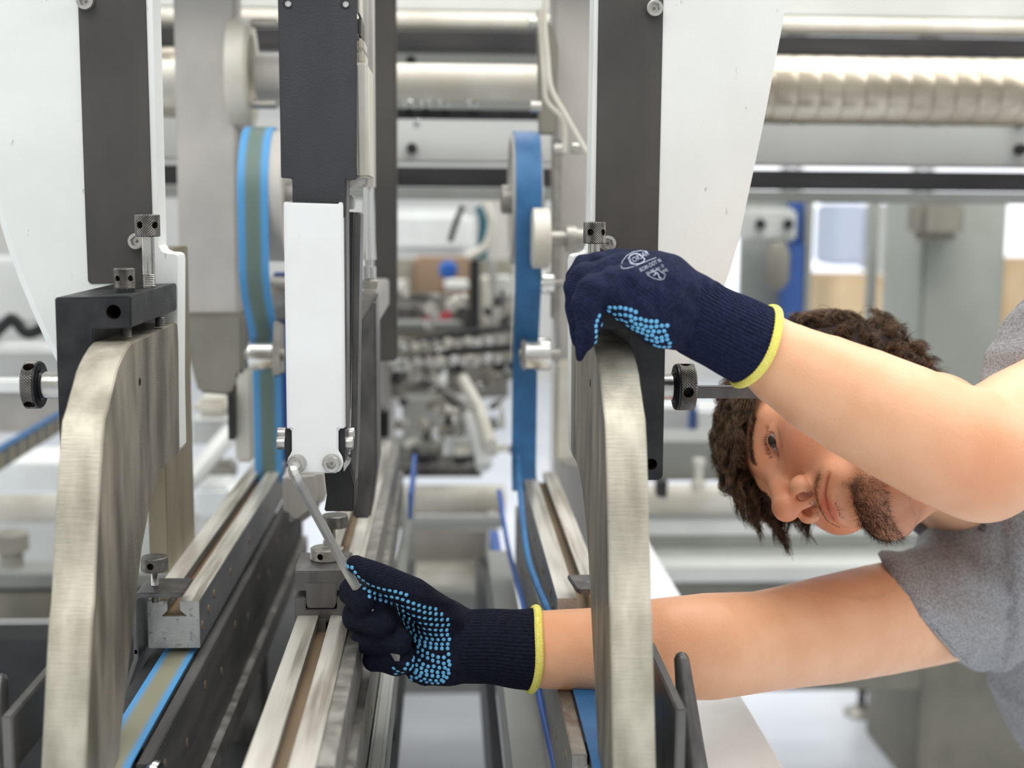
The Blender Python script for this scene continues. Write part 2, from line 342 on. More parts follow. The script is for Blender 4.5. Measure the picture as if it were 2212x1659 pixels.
def belt(path, X0, X1, th, name, m, label):
    """closed-section ribbon: path of (Y, z) centre points, width X0..X1"""
    n = len(path); v = []; f = []
    for i, (y, z) in enumerate(path):
        a = path[max(0, i-1)]; b = path[min(n-1, i+1)]; d = Vector((b[0]-a[0], b[1]-a[1])).normalized(); nn = Vector((-d.y, d.x))*th/2
        for X, s in ((X0, 1), (X1, 1), (X1, -1), (X0, -1)): v.append((X, y+nn.x*s, z+nn.y*s))
    for i in range(n-1):
        for k in range(4): f.append((i*4+k, i*4+(k+1) % 4, (i+1)*4+(k+1) % 4, (i+1)*4+k))
    f += [(3, 2, 1, 0), tuple(4*(n-1)+k for k in range(4))]
    return T(MB().add(v, f), name, m, label, 'belt', smooth=40)
z0 = 1.3+.010; R = .084; Yc = 1.705
path = [(Yc+R*math.cos(t), z0+R*math.sin(t)) for t in np.linspace(math.radians(-30), math.radians(180), 30)]
path += [(Yc-R, 1.3-.075), (Yc-R+.004, 1.3-.09), (Yc-R+.016, 1.3-.112), (1.692, 1.3-.158), (1.70, 1.3-.172), (1.715, 1.3-.185), (1.722, 1.3-.2), (1.724, 1.3-.36)]
belt(path, -.2495, -.2135, .003, 'drive_belt', M['belt'], 'blue edged belt with green centre over the left pulley')
def pulley(X0, X1, Y, z, r, lab, m, side=1):
    t = thing('pulley', (X0, Y, z-r), lab, 'pulley')
    MB().lathe((X0, Y, z), (X1-X0, 0, 0), [(0, r*.97), (.001, r), (abs(X1-X0), r), (abs(X1-X0)+.002, r*.97), (abs(X1-X0)+.0021, r*.9), (abs(X1-X0)-.002, r*.88)], 64).build('wheel', m, t)
    MB().lathe((X0, Y, z), (X1-X0, 0, 0), [(-.006, r*.22), (abs(X1-X0)+.012, r*.22), (abs(X1-X0)+.014, r*.18)], 32).build('hub', M['dull'], t)
    return t
pulley(-.2475, -.200, Yc, z0, R-.002, 'grey steel pulley wheel inside the green centred belt', M['cast'])
# idlers left
def roller(x0, x1, y, Y, r, lab, m='chrome', group=None):
    p0 = P(x0, y, Y); p1 = P(x1, y, Y); t = thing('idler_roller', (p0[0], Y, p0[2]-r), lab, 'roller', group)
    MB().cyl((p0[0], Y, p0[2]), (p1[0], Y, p0[2]), r, 32, .0015).build('drum', M[m], t)
    MB().cyl((p0[0]-.006, Y, p0[2]), (p1[0]+.012, Y, p0[2]), r*.35, 16).build('axle', M['dull'], t); return t
roller(540, 594, 765, 1.66, .021, 'shiny idler roller below the bend of the left belt')
pp = P(600, 755, 1.66); T(MB().prism([(1.62, pp[2]-.03), (1.70, pp[2]-.035), (1.70, pp[2]+.03), (1.64, pp[2]+.04)], 'x', pp[0]-.002, pp[0]+.004), 'roller_plate', M['dull'], 'small steel end plate beside the left idler roller', 'plate', bevel=.003)
p = P(594, 650, 1.76); T(MB().lathe((p[0]-.02, 1.80, p[2]), (1, 0, 0), [(0, .03), (.04, .03), (.042, .028)], 32), 'bearing_boss', M['dull'], 'brownish bearing boss right of the left belt bend', 'bearing')
T(rect(594, 590, 640, 1010, 1.80, 1.83), 'guard_sheet', M['bluepanel'], 'dark blue sheet behind the left belt and white bracket', 'panel')
T(rect(506, 800, 546, 1000, 1.74, 1.76), 'link_arm', M['cream'], 'pale upright link left of the lower belt run', 'arm', bevel=.004)
T(rect(492, 850, 506, 950, 1.72, 1.74), 'stop_block', M['rubber'], 'small black stop left of the pale upright link', 'block')
# black column + chrome rod, white box behind the middle post
T(rect(806, -80, 856, 780, 1.7, 1.74), 'support_column', M['strip'], 'black upright column right of the middle post', 'column', bevel=.002)
o = T(rect(783, -80, 806, 412, 1.36, 1.40), 'round_upright', M['cast'], 'pale lilac grey upright bar beside middle dark post', 'bar', bevel=.004)
p = P(797, 500, 1.38)
ch = T(MB().lathe((p[0], 1.38, P(797, 600, 1.38)[2]), (0, 0, 1), [(0, .007), (.012, .007), (.0125, .0045), (.018, .0045), (.0185, .0075), (.04, .0065), (.12, .006)], 24), 'piston_rod', M['chrome'], 'polished piston rod with collar right of white bracket', 'rod')
MB().lathe((p[0], 1.38, P(797, 625, 1.38)[2]), (0, 0, 1), [(0, .0075), (.004, .009), (.009, .009), (.011, .006)], 6).build('nut', M['dull'], ch)
T(MB().box(P(775, 660, 1.37)[0], P(775, 660, 1.37)[0]+.0205, 1.36, 1.62, P(775, 700, 1.36)[2], P(775, 690, 1.36)[2]+.028), 'slide_box', M['dull'], 'long grey box running back behind the white bracket', 'box', bevel=.002)
# right side frame, cable, knob, pulley and belt
fr = thing('side_stand', P(1240, 1000, 1.8), 'tall warm grey cast frame right of the blue belt', 'frame')
MB().prism(ppoly([(1196, -80), (1300, -80), (1300, 1010), (1215, 1010), (1203, 700)], 1.72), 'y', 1.72, 1.80).build('upright', M['cast'], fr, bevel=.003)
MB().prism(ppoly([(1160, 20), (1195, 60), (1206, 100), (1202, 290), (1165, 290)], 1.68), 'y', 1.68, 1.70).build('side_lobe', M['castdark'], fr, bevel=.002)
rect(1196, 780, 1238, 1000, 1.68, 1.70).build('lower_link', M['cream'], fr, bevel=.006)
rect(1193, 300, 1212, 690, 1.66, 1.68).build('inner_strip', M['dull'], fr, bevel=.002)
def cable(pts, r, name, m, lab, Y):
    q = [Vector(P(x, y, yy)) for x, y, yy in [(a[0], a[1], a[2] if len(a) > 2 else Y) for a in pts]]
    out = []
    for i in range(len(q)-1):
        p0, p1, p2, p3 = q[max(0, i-1)], q[i], q[i+1], q[min(len(q)-1, i+2)]
        for t in np.linspace(0, 1, 8, endpoint=False):
            out.append(.5*((2*p1)+(-p0+p2)*t+(2*p0-5*p1+4*p2-p3)*t*t+(-p0+3*p1-3*p2+p3)*t**3))
    out.append(q[-1]); return T(MB().tube(out, r, 10), name, m, lab, 'cable')
cable([(1182, -60), (1176, 40), (1182, 120), (1190, 190), (1222, 250), (1250, 300), (1268, 330)], .0034, 'air_hose', M['cream'], 'cream hose curving down to the right white guard', 1.62)
cable([(1164, 20), (1170, 90), (1176, 180), (1182, 220), (1216, 262), (1220, 330)], .003, 'air_hose', M['cream'], 'thinner cream hose hugging the grey frame edge', 1.63)
for k, (x, y) in enumerate(((1152, 50), (1156, 230), (1206, 322), (1245, 320))):
    p = P(x, y, 1.64); T(MB().cyl((p[0]-.006, 1.64, p[2]), (p[0]+.008, 1.64, p[2]), .007, 16, .001), 'hose_stud', M['steel'], ['short pale stud at the top of the grey frame edge', 'short pale stud level with the toothed rack', 'left of two pale studs under the cream hoses', 'right of two pale studs under the cream hoses'][k], 'stud')
Rr = .084; zr = 1.3+.008
path = [(Yc+Rr*math.cos(t), zr+Rr*math.sin(t)) for t in np.linspace(math.radians(-30), math.radians(180), 30)]
path += [(Yc-Rr, 1.3-.085), (Yc-Rr+.006, 1.3-.11), (Yc-Rr+.02, 1.3-.135), (1.66, 1.3-.17), (1.675, 1.3-.2), (1.68, 1.3-.33), (1.665, 1.3-.36)]
belt(path, .0835, .115, .003, 'drive_belt', M['bluebelt'], 'plain blue belt over the right pulley')
pulley(.117, .082, Yc, zr, Rr-.002, 'grey steel pulley wheel inside the plain blue belt', M['cast'])
pk = P(1170, 515, 1.6); kn = T(MB().lathe((pk[0]-.012, 1.6, pk[2]), (1, 0, 0), [(0, .032), (.0015, .036), (.02, .036), (.0215, .033), (.0216, .012)], 48), 'hand_knob', M['cream'], 'cream round hand knob right of the blue belt', 'knob')
MB().lathe((pk[0]+.009, 1.6, pk[2]), (1, 0, 0), [(0, .009), (.02, .009), (.0201, .016), (.032, .016), (.0321, .013), (.05, .013)], 28).build('spindle', M['dull'], kn)
roller(1168, 1196, 612, 1.66, .014, 'small shiny roller below the cream hand knob')
roller(1132, 1188, 765, 1.64, .021, 'shiny idler roller right of the lower blue belt')
T(rect(1128, 735, 1136, 800, 1.62, 1.66), 'roller_plate', M['dull'], 'small steel end plate left of right idler roller', 'plate', bevel=.002)
# -------- centre background: white cover, clutter, rollers
cv = T(rect(836, 452, 1024, 552, 2.9, 3.3), 'machine_cover', M['white2'], 'white box cover in the middle distance', 'cover', bevel=.02)
cable([(1000, 445), (985, 480), (972, 522)], .006, 'cable', M['rubber'], 'short black cable hanging over the white box cover', 2.8)
cable([(1048, 440), (1062, 480), (1050, 530), (1010, 556)], .009, 'cable', M['cream'], 'cream cable looping right of white box cover', 2.85)
cable([(1036, 445), (1046, 480), (1040, 560)], .013, 'cable', mat('teal_hose', (40, 96, 110), None, .5), 'teal hose right of the white box cover', 2.95)
T(rect(1040, 430, 1110, 556, 3.3, 3.4), 'grey_cabinet', M['cast'], 'grey cabinet behind the cream and teal hoses', 'panel')
T(rect(835, 560, 1110, 800, 3.9, 4.0), 'rear_cabinet', M['castdark'], 'grey brown machine cabinet in the centre background', 'cabinet')
T(rect(892, 556, 1020, 640, 3.75, 3.9), 'carton', M['carton'], 'brown carton under the white box cover', 'box', bevel=.01)
T(MB().lathe(P(968, 582, 3.4), (0, -1, 0), [(0, .018), (.01, .024), (.02, .024), (.026, .016)], 24), 'round_button', M['bluep'], 'blue round cap in front of the brown carton', 'cap')
for x, lab in ((930, 'left one of two small red knobs'), (962, 'right one of two small red knobs')):
    T(MB().lathe(P(x, 684, 3.4), (0, -1, 0), [(0, .014), (.01, .017), (.03, .017), (.04, .012)], 24), 'red_knob', M['red'], lab+' in the centre background', 'knob')
for k, (x0, y0, x1, y1, Y, m, lab) in enumerate([
    (840, 610, 880, 640, 3.6, 'cast', 'pale block at the far left of the cluttered centre'), (960, 608, 1012, 626, 3.6, 'beamw', 'pale blue grey strip right of the brown carton'),
    (880, 640, 1010, 664, 3.5, 'dull', 'long grey strip above the two red knobs'), (838, 664, 900, 700, 3.4, 'dark', 'dark block left of the two red knobs'),
    (985, 664, 1014, 760, 3.3, 'dark', 'dark upright right of the two red knobs'), (842, 700, 1000, 716, 3.2, 'beamg', 'grey shelf edge under the red knobs'),
    (1040, 600, 1060, 700, 3.2, 'cream', 'pale upright post beside the blue belt'), (1066, 600, 1108, 640, 3.4, 'beamw', 'pale box beside the blue belt'),
    (1062, 660, 1108, 740, 3.3, 'dull', 'grey box behind the blue belt'), (1016, 560, 1036, 730, 3.1, 'rubber', 'black hanging rod right of the brown carton'),
    (840, 790, 1100, 860, 3.6, 'dull', 'wide grey block behind the bottle'), (850, 960, 1040, 1000, 3.0, 'beamg', 'grey cross panel above the dark roller'),
    (868, 865, 1030, 945, 3.2, 'beamw', 'pale panel under the small bottle'), (868, 1150, 1052, 1226, 2.7, 'cast', 'pale grey box with dark notch between the conveyors'),
    (868, 1236, 1085, 1268, 2.6, 'cream', 'cream cross beam between the conveyors'), (840, 1282, 1110, 1500, 2.9, 'beamg', 'grey panel below the cream cross beam'),
    (1034, 1240, 1056, 1310, 2.5, 'dark', 'dark upright stub beside the right conveyor'), (1052, 1120, 1076, 1240, 2.6, 'beamw', 'white upright left of the right conveyor')]):
    T(rect(x0, y0, x1, y1, Y, Y+.12), 'machine_block', M[m], lab, 'block', bevel=.004)
T(MB().lathe(P(950, 835, 3.0), (0, 0, 1), [(0, .012), (.004, .016), (.035, .016), (.045, .009), (.05, .009)], 20), 'small_bottle', M['white2'], 'small white bottle in the centre background', 'bottle')
def hroller(x0, x1, y, Y, rpx, m, lab, name='roller'):
    p0 = P(x0, y, Y); p1 = P(x1, y, Y); r = rpx*Y/F
    T(MB().lathe((p0[0], Y, p0[2]), (1, 0, 0), [(0, r*.6), (.0001, r), (p1[0]-p0[0], r), (p1[0]-p0[0]+.0001, r*.6)], 36), name, M[m], lab, 'roller')
hroller(862, 1090, 1080, 2.7, 33, 'cream', 'thick cream roller between the two conveyors')
hroller(850, 1040, 1015, 2.8, 16, 'dark', 'thin dark roller above the thick cream roller')
hroller(840, 1090, 1128, 2.6, 14, 'beamg', 'thin grey tube below the thick cream roller')
# rows of small guide wheels on two dark bars
for row, (y0, y1, Y, n) in enumerate(((745, 725, 2.75, 11), (778, 768, 2.5, 10))):
    pA, pB = P(842, y0+10, Y), P(1105, y1-18, Y)
    T(MB().tube([tuple(pA), tuple((pA+pB)/2+np.array([0, 0, .008])), tuple(pB)], .007, 10), 'wheel_bar', M['rubber'], 'black bar carrying the %s row of guide wheels' % ('upper', 'lower')[row], 'bar')
    for k in range(n):
        x = 850+k*250/n+random.uniform(-4, 4); y = y0+(y1-y0)*k/n+random.uniform(-3, 3)+6; p = P(x, y, Y-.01)
        T(MB().lathe(tuple(p), (.25, -1, .1), [(0, .006), (.001, .0095), (.012, .0095), (.013, .006)], 18), 'guide_wheel', M[random.choice(['steel', 'cream', 'chrome', 'cast'])],
          'small pale guide wheel on the %s black bar in the background' % ('upper', 'lower')[row], 'wheel', 'guide wheels on the %s bar' % ('upper', 'lower')[row])
random.seed(11)
for k in range(84):   # fittings: short turned pieces on the background machine
    x = random.uniform(842, 1104); y = random.choice([random.uniform(800, 1010), random.uniform(640, 1010)]); Y = random.uniform(2.4, 3.1); p = P(x, y, Y); r = random.uniform(.006, .013); h = random.uniform(.02, .05)
    d = random.choice([(1, 0, .1), (0, 0, 1), (.6, -.5, .5), (0, 0, 1)])
    T(MB().lathe(tuple(p), d, [(0, r*.6), (.003, r), (h*.6, r), (h*.62, r*.55), (h, r*.55)], 16), 'pipe_fitting', M[random.choice(['steel', 'dull', 'castdark', 'cream', 'rubber', 'dark', 'chrome', 'castdark'])],
      'small turned fitting among the clutter between the conveyors', 'fitting', 'fittings in the centre background')
for k, (a, b_, r) in enumerate((((850, 640, 3.0), (960, 660, 3.2), .012), ((1060, 560, 3.0), (1070, 760, 3.0), .010), ((1000, 820, 2.6), (1060, 960, 2.4), .012), ((860, 800, 2.8), (1000, 880, 2.8), .012), ((1010, 900, 2.5), (1045, 1010, 2.4), .014), ((1040, 800, 2.7), (1100, 790, 2.7), .014))):
    T(MB().tube([tuple(P(*a)), tuple(P((a[0]+b_[0])/2+6, (a[1]+b_[1])/2-8, (a[2]+b_[2])/2)), tuple(P(*b_))], r, 12), 'rod', M[['dull', 'steel', 'cream', 'dark', 'beamw', 'rubber'][k]],
      ['grey rod left of the blue cap', 'pale steel rod near the blue belt', 'cream slanting rod right of the small bottle', 'dark slanting rod left of the small bottle', 'white slanting arm low beside the right belt', 'black rod just left of the blue belt'][k], 'rod')
# -------- right background
T(rect(1966, 425, 2142, 1800, 3.2, 3.5), 'hall_column', M['colgrey'], 'big grey green column behind the man', 'column', bevel=.01)
T(rect(1985, 425, 2090, 520, 3.1, 3.2), 'gusset', M['castdark'], 'darker gusset at the top of the big grey column', 'bracket', bevel=.02)
T(rect(1878, 425, 1896, 720, 3.6, 3.63), 'door_post', M['beamg'], 'thin grey upright in front of the bright windows', 'post')
T(rect(1735, 425, 1748, 1000, 3.0, 3.03), 'edge_profile', M['beamg'], 'thin grey upright beside the blue panel', 'post')
T(rect(1600, 425, 1735, 700, 3.1, 3.12), 'cabinet', M['colgrey'], 'grey cabinet side behind the right white guard', 'cabinet')
T(rect(1700, 425, 1734, 1225, 3.04, 3.09), 'blue_pillar', M['bluepanel'], 'tall narrow blue panel right of the grey cabinet', 'panel')
sw = T(rect(1608, 450, 1722, 522, 2.96, 3.04), 'switch_box', M['beamw'], 'pale switch box with two black knobs', 'box', bevel=.008)
for x in (1643, 1703): MB().cyl(tuple(P(x, 484, 2.96)), tuple(P(x, 484, 2.93)), .012, 24, .002).build('switch_knob', M['rubber'], sw)
rect(1690, 530, 1735, 690, 3.0, 3.03).build('blue_plate', M['bluepanel'], sw)
T(MB().lathe(tuple(P(1678, 625, 2.95)), (0, 0, 1), [(0, .012), (.02, .026), (.08, .026), (.1, .018), (.105, .01)], 24), 'hanging_plug', M['castdark'], 'dark grey hanging plug below the switch box', 'plug')
T(rect(1790, 600, 1960, 1100, 6.2, 6.8), 'carton_stack', M['boxes'], 'beige cartons stacked by the bright windows', 'box', bevel=.02)
T(rect(1770, 700, 1800, 1100, 6.0, 6.1), 'blue_post', M['bluepanel'], 'blue post left of the beige cartons', 'post')
T(rect(2140, 560, 2300, 1500, 6.4, 6.8), 'carton_stack', M['boxes'], 'beige carton wall right of the big grey column', 'box', bevel=.02)
T(rect(1800, 440, 1870, 575, 7.5, 7.9), 'parked_machine', mat('pale_blue_paint', (196, 206, 226), None, .5), 'pale blue machine before the windows left of the thin upright', 'machine', bevel=.02)
T(rect(1900, 440, 1962, 590, 7.5, 7.9), 'parked_machine', M['beamw'], 'pale machine before the windows right of the thin upright', 'machine', bevel=.02)
# right machine body low behind the man
T(cross(955, 1040, 2.55, 2.7, .36, 1.9), 'lower_beam', M['beamg'], 'grey beam behind the fringe of the man', 'beam', bevel=.004)
T(MB().cyl((.3, 2.5, zc(1080, 2.5)), (1.9, 2.5, zc(1080, 2.5)), .029, 32), 'cream_pipe', M['cream'], 'thick cream pipe behind the right steel blade', 'pipe')
T(cross(1124, 1160, 2.5, 2.6, .3, 1.0), 'light_strip', M['white2'], 'white ledge below the thick cream pipe', 'ledge', bevel=.003)
T(cross(1160, 1228, 2.5, 2.6, .3, 1.9), 'machine_panel', M['colgrey'], 'grey green panel below the white ledge', 'panel', bevel=.003)
T(cross(1230, 1264, 2.35, 2.5, .3, 1.9), 'white_beam', M['beamw'], 'white beam just above the lower arm', 'beam', bevel=.005)
T(cross(1266, 1300, 2.5, 2.6, .3, 1.9), 'shadow_beam', M['castdark'], 'dark beam right under the white beam', 'beam')  # dark strip standing in for shade in an open gap
T(cross(880, 954, 2.9, 3.0, .42, 1.0), 'pale_cabinet', M['beamw'], 'pale cabinet behind the knurled knob on the right', 'panel')
T(rect(1490, 870, 1503, 960, 2.85, 2.87), 'blue_trim', M['bluepanel'], 'small blue strip on the pale rear panel', 'strip')
T(rect(1508, 888, 1568, 956, 2.84, 2.87), 'white_plate', M['white2'], 'white square plate left of the fringe', 'plate')
T(MB().lathe(tuple(P(1508, 1060, 2.4)), (0, 0, 1), [(0, .012), (.018, .014), (.02, .008), (.045, .008), (.047, .011), (.06, .011)], 20), 'white_peg', M['cream'], 'pale peg standing on the thick cream pipe', 'peg')
T(rect(1422, 1040, 1442, 1075, 2.38, 2.42), 'black_clip', M['rubber'], 'black clip on the thick cream pipe', 'clip')
T(rect(1738, 1100, 1868, 1232, 3.6, 3.63), 'white_door', M['glass'], 'bright white pane seen under the chin', 'panel')  # pane glows through its emissive material
T(rect(1868, 1000, 1990, 1232, 3.55, 3.6), 'grey_door', M['colgrey'], 'grey door right of the bright white pane', 'panel')
bs = thing('low_cabinet', P(1750, 1500, 2.9), 'olive grey machine base under the upper right arm', 'machine')
rect(1610, 1420, 1990, 1492, 2.7, 3.0).build('base_panel', M['castdark'], bs, bevel=.003)
T(MB().box(1.05, 1.9, 2.8, 3.15, .0, P(1900, 1420, 2.8)[2]), 'side_cabinet', M['castdark'], 'olive cabinet standing left of the big grey column', 'cabinet', bevel=.004)
lf = thing('leveling_foot', P(1860, 1590, 3.27), 'black leveling foot on the bright floor', 'foot')
c = P(1858, 1588, 3.27); MB().lathe((c[0], c[1], .0), (0, 0, 1), [(0, .045), (.006, .045), (.02, .015), (.03, .012)], 28).build('disc', M['dull'], lf)
MB().lathe((c[0], c[1], .025), (0, 0, 1), [(0, .010), (.04, .010), (.041, .02), (.1, .022), (.14, .022)], 20).build('stem', M['rubber'], lf)
# white longitudinal table beam (right of the right conveyor)
T(MB().box(.222, .294, .9, 1.9, 1.3-.54, 1.3-.48), 'table_beam', M['white2'], 'white painted beam running back under the lower arm', 'beam', bevel=.004)
T(MB().box(.30, .32, 1.0, 1.9, 1.3-.60, 1.3-.53), 'table_skirt', M['colgrey'], 'grey strip along the white painted beam', 'strip')
# -------- left background
T(rect(-60, 560, 120, 700, 3.2, 3.4), 'far_cabinet', M['beamw'], 'pale cabinet behind the left white guard', 'cabinet', bevel=.01)
T(rect(-60, 762, 130, 815, 2.6, 2.8), 'far_conveyor', M['beamw'], 'pale beam above the white handle bar, far left', 'beam', bevel=.004)
cable([(-30, 740), (10, 700), (30, 690), (60, 720), (110, 700)], .012, 'cable_bundle', M['rubber'], 'black cable bundle at the far left edge', 2.7)
T(rect(-60, 820, 70, 850, 1.5, 1.52), 'handle_bar', M['white2'], 'white bar running left from the knurled knob', 'bar', bevel=.003)
T(rect(-60, 850, 130, 935, 2.7, 2.9), 'far_machine', M['cast'], 'grey machine under the white bar at left edge', 'machine', bevel=.004)
T(rect(-60, 1000, 150, 1062, 3.0, 3.2), 'far_panel', M['white2'], 'white panel above the left cream pipe', 'panel', bevel=.004)
T(MB().cyl((-1.6, 2.5, zc(1095, 2.5)), (-.42, 2.5, zc(1095, 2.5)), .027, 32), 'cream_pipe', M['cream'], 'thick cream pipe behind the left steel blade', 'pipe')
T(rect(-60, 1125, 420, 1225, 3.0, 3.2), 'far_panel', M['beamw'], 'pale panel below the left cream pipe', 'panel', bevel=.004)
T(rect(-60, 1240, 420, 1272, 2.6, 2.7), 'low_beam', M['beamg'], 'grey beam low at the left edge', 'beam', bevel=.003)
T(rect(-60, 1280, 330, 1340, 2.6, 2.7), 'low_panel', M['castdark'], 'olive panel low at the left edge', 'panel')
T(rect(-60, 1345, 320, 1378, 3.2, 3.3), 'low_light_panel', M['white2'], 'white panel strip low at the left edge', 'panel')
T(rect(-80, 1380, 330, 1900, 2.4, 2.5), 'dark_plinth', M['rubber'], 'black plinth at the lower left corner', 'plinth')
T(MB().lathe(tuple(P(26, 1225, 2.3)), (0, 0, 1), [(0, .02), (.03, .02), (.031, .03), (.06, .03), (.065, .015)], 20), 'valve', M['castdark'], 'brown grey valve at the left edge', 'valve')
# drag chain, diagonal, far left
dc = thing('drag_chain', P(60, 960, 2.2), 'drag chain with blue upper edge slanting up, far left', 'chain')
A_, B_ = P(-40, 1010, 2.1), P(132, 905, 2.5)
for k in range(16):
    c0 = A_+(B_-A_)*(k+.5)/16; MB().box(c0[0]-.006, c0[0]+.006, c0[1]-.03, c0[1]+.03, c0[2]-.02, c0[2]+.008).build('link', M['post' if k % 2 else 'dark'], dc, bevel=.001)
MB().tube([tuple(A_+np.array([0, 0, .012])), tuple(B_+np.array([0, 0, .012]))], .006, 8).build('blue_edge', M['bluebelt'], dc)
T(rect(415, 862, 496, 905, 2.3, 2.4), 'pale_cylinder', M['cream'], 'cream block behind the left frame foot', 'block', bevel=.012)
T(rect(415, 908, 500, 960, 2.4, 2.5), 'pale_panel', M['beamw'], 'pale panel below the left frame foot', 'panel')
T(MB().tube([tuple(P(405, 1045, 2.1)), tuple(P(500, 930, 2.3))], .016, 8), 'slanted_bar', M['beamw'], 'white slanted bar left of the lower belt', 'bar')
T(rect(418, 1050, 500, 1125, 2.2, 2.3), 'bright_block', M['white2'], 'bright white block behind the left rail', 'block', bevel=.01)
T(rect(420, 1000, 505, 1040, 2.3, 2.35), 'dull_block', M['dull'], 'dull grey block above the bright white block', 'block', bevel=.006)
# ================================================================== foreground machine
XL0, XL1 = -.2625, -.234; XR0, XR1 = .1105, .139
# -------- white guard plates
def guard(side):
    if side == 'L':
        out = [(-160, -120), (331, -120), (331, 0), (343, 480), (344, 530), (350, 541), (360, 546), (377, 547), (384, 551), (386, 561), (385, 820), (388, 968), (384, 976), (363, 995), (250, 1000), (160, 860), (121, 783), (98, 742), (72, 685), (40, 609), (17, 546), (0, 491), (-18, 420), (-60, 250), (-102, 0)]
        ins = [0]+[.0008]*13+[.0]+[.006]*10
        lab = 'left white painted guard plate with graphite strip'
        st = [(168.5, -110), (315, -110), (315, 0), (329, 480), (333, 612), (196, 613), (190, 607), (185, 480), (168.5, 0)]
        bolts = [(187, 4), (297, 521)]
    else:
        out = [(1282, -120), (1724, -120), (1702, 0), (1652, 262), (1612, 450), (1600, 510), (1580, 580), (1562, 630), (1530, 700), (1497, 765), (1440, 850), (1400, 900), (1238, 985), (1234, 968), (1233, 820), (1233, 564), (1236, 554), (1243, 550), (1258, 548), (1267, 542), (1272, 530), (1273, 480), (1282, 0)]
        ins = [0]+[.008]*9+[.0]*2+[.0008]*11
        lab = 'right white painted guard plate with graphite strip'
        st = [(1293, -110), (1434, -110), (1433, 0), (1422.5, 480), (1420, 612), (1284, 612), (1286, 480), (1293, 0)]
        bolts = [(1412, 19), (1312, 526)]
    o = plate(out, 1.17, 1.174 if side == 'L' else 1.173, 1.2, ins).build('guard_plate', M['white'], None, smooth=25)
    tag(o, lab, 'guard')
    s = MB().prism(ppoly(st, 1.169), 'y', 1.1685, 1.1705).build('graphite_strip', M['strip'], o, bevel=.0004, label='dark graphite strip')
    for x, y in bolts:
        p = P(x, y, 1.168); b = MB().socket(p, (0, -1, 0), .0072, .007).build('cap_screw', M['steel'], s)
    return o
guard('L'); guard('R')
# -------- clamp brackets
def knob_holes(o, p0, p1, r, angs, hr, t=.5):
    p0 = Vector(p0); p1 = Vector(p1); c = p0.lerp(p1, t); d = (p1-p0).normalized()
    for a in angs:
        v = Vector(a).normalized(); cut(o, MB().cyl(c+v*r*.45, c+v*r*1.4, hr, 16))
def clamp(side):
    if side == 'L':
        poly = [(118, 643), (283, 640), (284, 708), (202, 712), (200, 1032), (131, 1032)]
    else:
        poly = [(1272, 641), (1436, 643), (1437, 760), (1432, 1030), (1426, 1037), (1357, 1037), (1357, 713), (1272, 709)]
    o = MB().prism(ppoly(poly, 1.0), 'y', 1.0, 1.168).build('clamp_bracket', M['black'], None, bevel=.0009)
    tag(o, '%s black steel clamp bracket holding the curved blade' % ('left' if side == 'L' else 'right'), 'bracket'); return o
cl = clamp('L'); cr = clamp('R')
p = P(245, 674, 1.0); cut(cl, MB().cyl((p[0], .98, p[2]), (p[0], 1.05, p[2]), .0055, 28))
tag(cl, 'left black steel clamp bracket with a round bore in its front', 'bracket')
p = P(1407, 1003, 1.0); cut(cr, MB().cyl((p[0], .98, p[2]), (p[0], 1.02, p[2]), .0045, 24))
tag(cr, 'right black steel clamp bracket under the upper glove', 'bracket')
def pin_screw(par, x, y0, y1, yb, Y, r, rs, thread, lab, collar=False):
    t0 = P(x, y0, Y); t1 = P(x, y1, Y); X = t0[0]; zb = P(x, yb, Y)[2]
    prof = [(0, rs*.96)]; z = 0; L = t1[2]-zb
    while z < thread: prof += [(z+.0004, rs*1.06), (z+.0011, rs*.93)]; z += .0015
    prof += [(thread+.0006, rs), (L, rs)]
    sh = MB().lathe((X, Y, zb), (0, 0, 1), prof, 28).build('clamp_screw', M['steel'], par, label=lab, smooth=50)
    hd = MB().knurl((X, Y, t1[2]), (X, Y, t0[2]), r, 60).build('knurled_head', M['knurl'], sh, smooth=0)
    h = (t0[2]-t1[2]); knob_holes(hd, (X, Y, t1[2]), (X, Y, t0[2]), r, [(math.cos(a), math.sin(a), 0) for a in (math.radians(-118), math.radians(-40))], r*.3, .52)
    if collar: MB().lathe((X, Y, zb), (0, 0, 1), [(0, r*.98), (.0015, r*1.02), (.0045, r*1.02), (.0048, r*.9), (.0062, r*.9), (.0064, r*1.0), (.008, r*1.0)], 36).build('collar', M['rubber'], sh)
    return sh
pin_screw(cl, 268, 579, 624, 633, 1.053, .0078, .0050, .001, 'short clamp screw with knurled head', True)
pin_screw(cl, 318, 463, 511, 622, 1.118, .0098, .0051, .0108, 'tall clamp screw with knurled head and long shaft')
pin_screw(cr, 1284.5, 479, 526, 612, 1.118, .0091, .0052, .008, 'tall clamp screw with knurled head, right')
for x, y0, y1, Y, r in ((273, 708, 727, 1.02, .0042), (346, 690, 705, 1.11, .0042)):   # screw tips pressing on the blade
    a = P(x, y0-6, Y); b = P(x, y1, Y); pr = []; z = 0; L = a[2]-b[2]
    while z < L: pr += [(z, r), (z+.0007, r*.86)]; z += .0014
    MB().lathe((b[0], Y, b[2]), (0, 0, 1), pr, 20).build('screw_tip', M['dark'], cl)
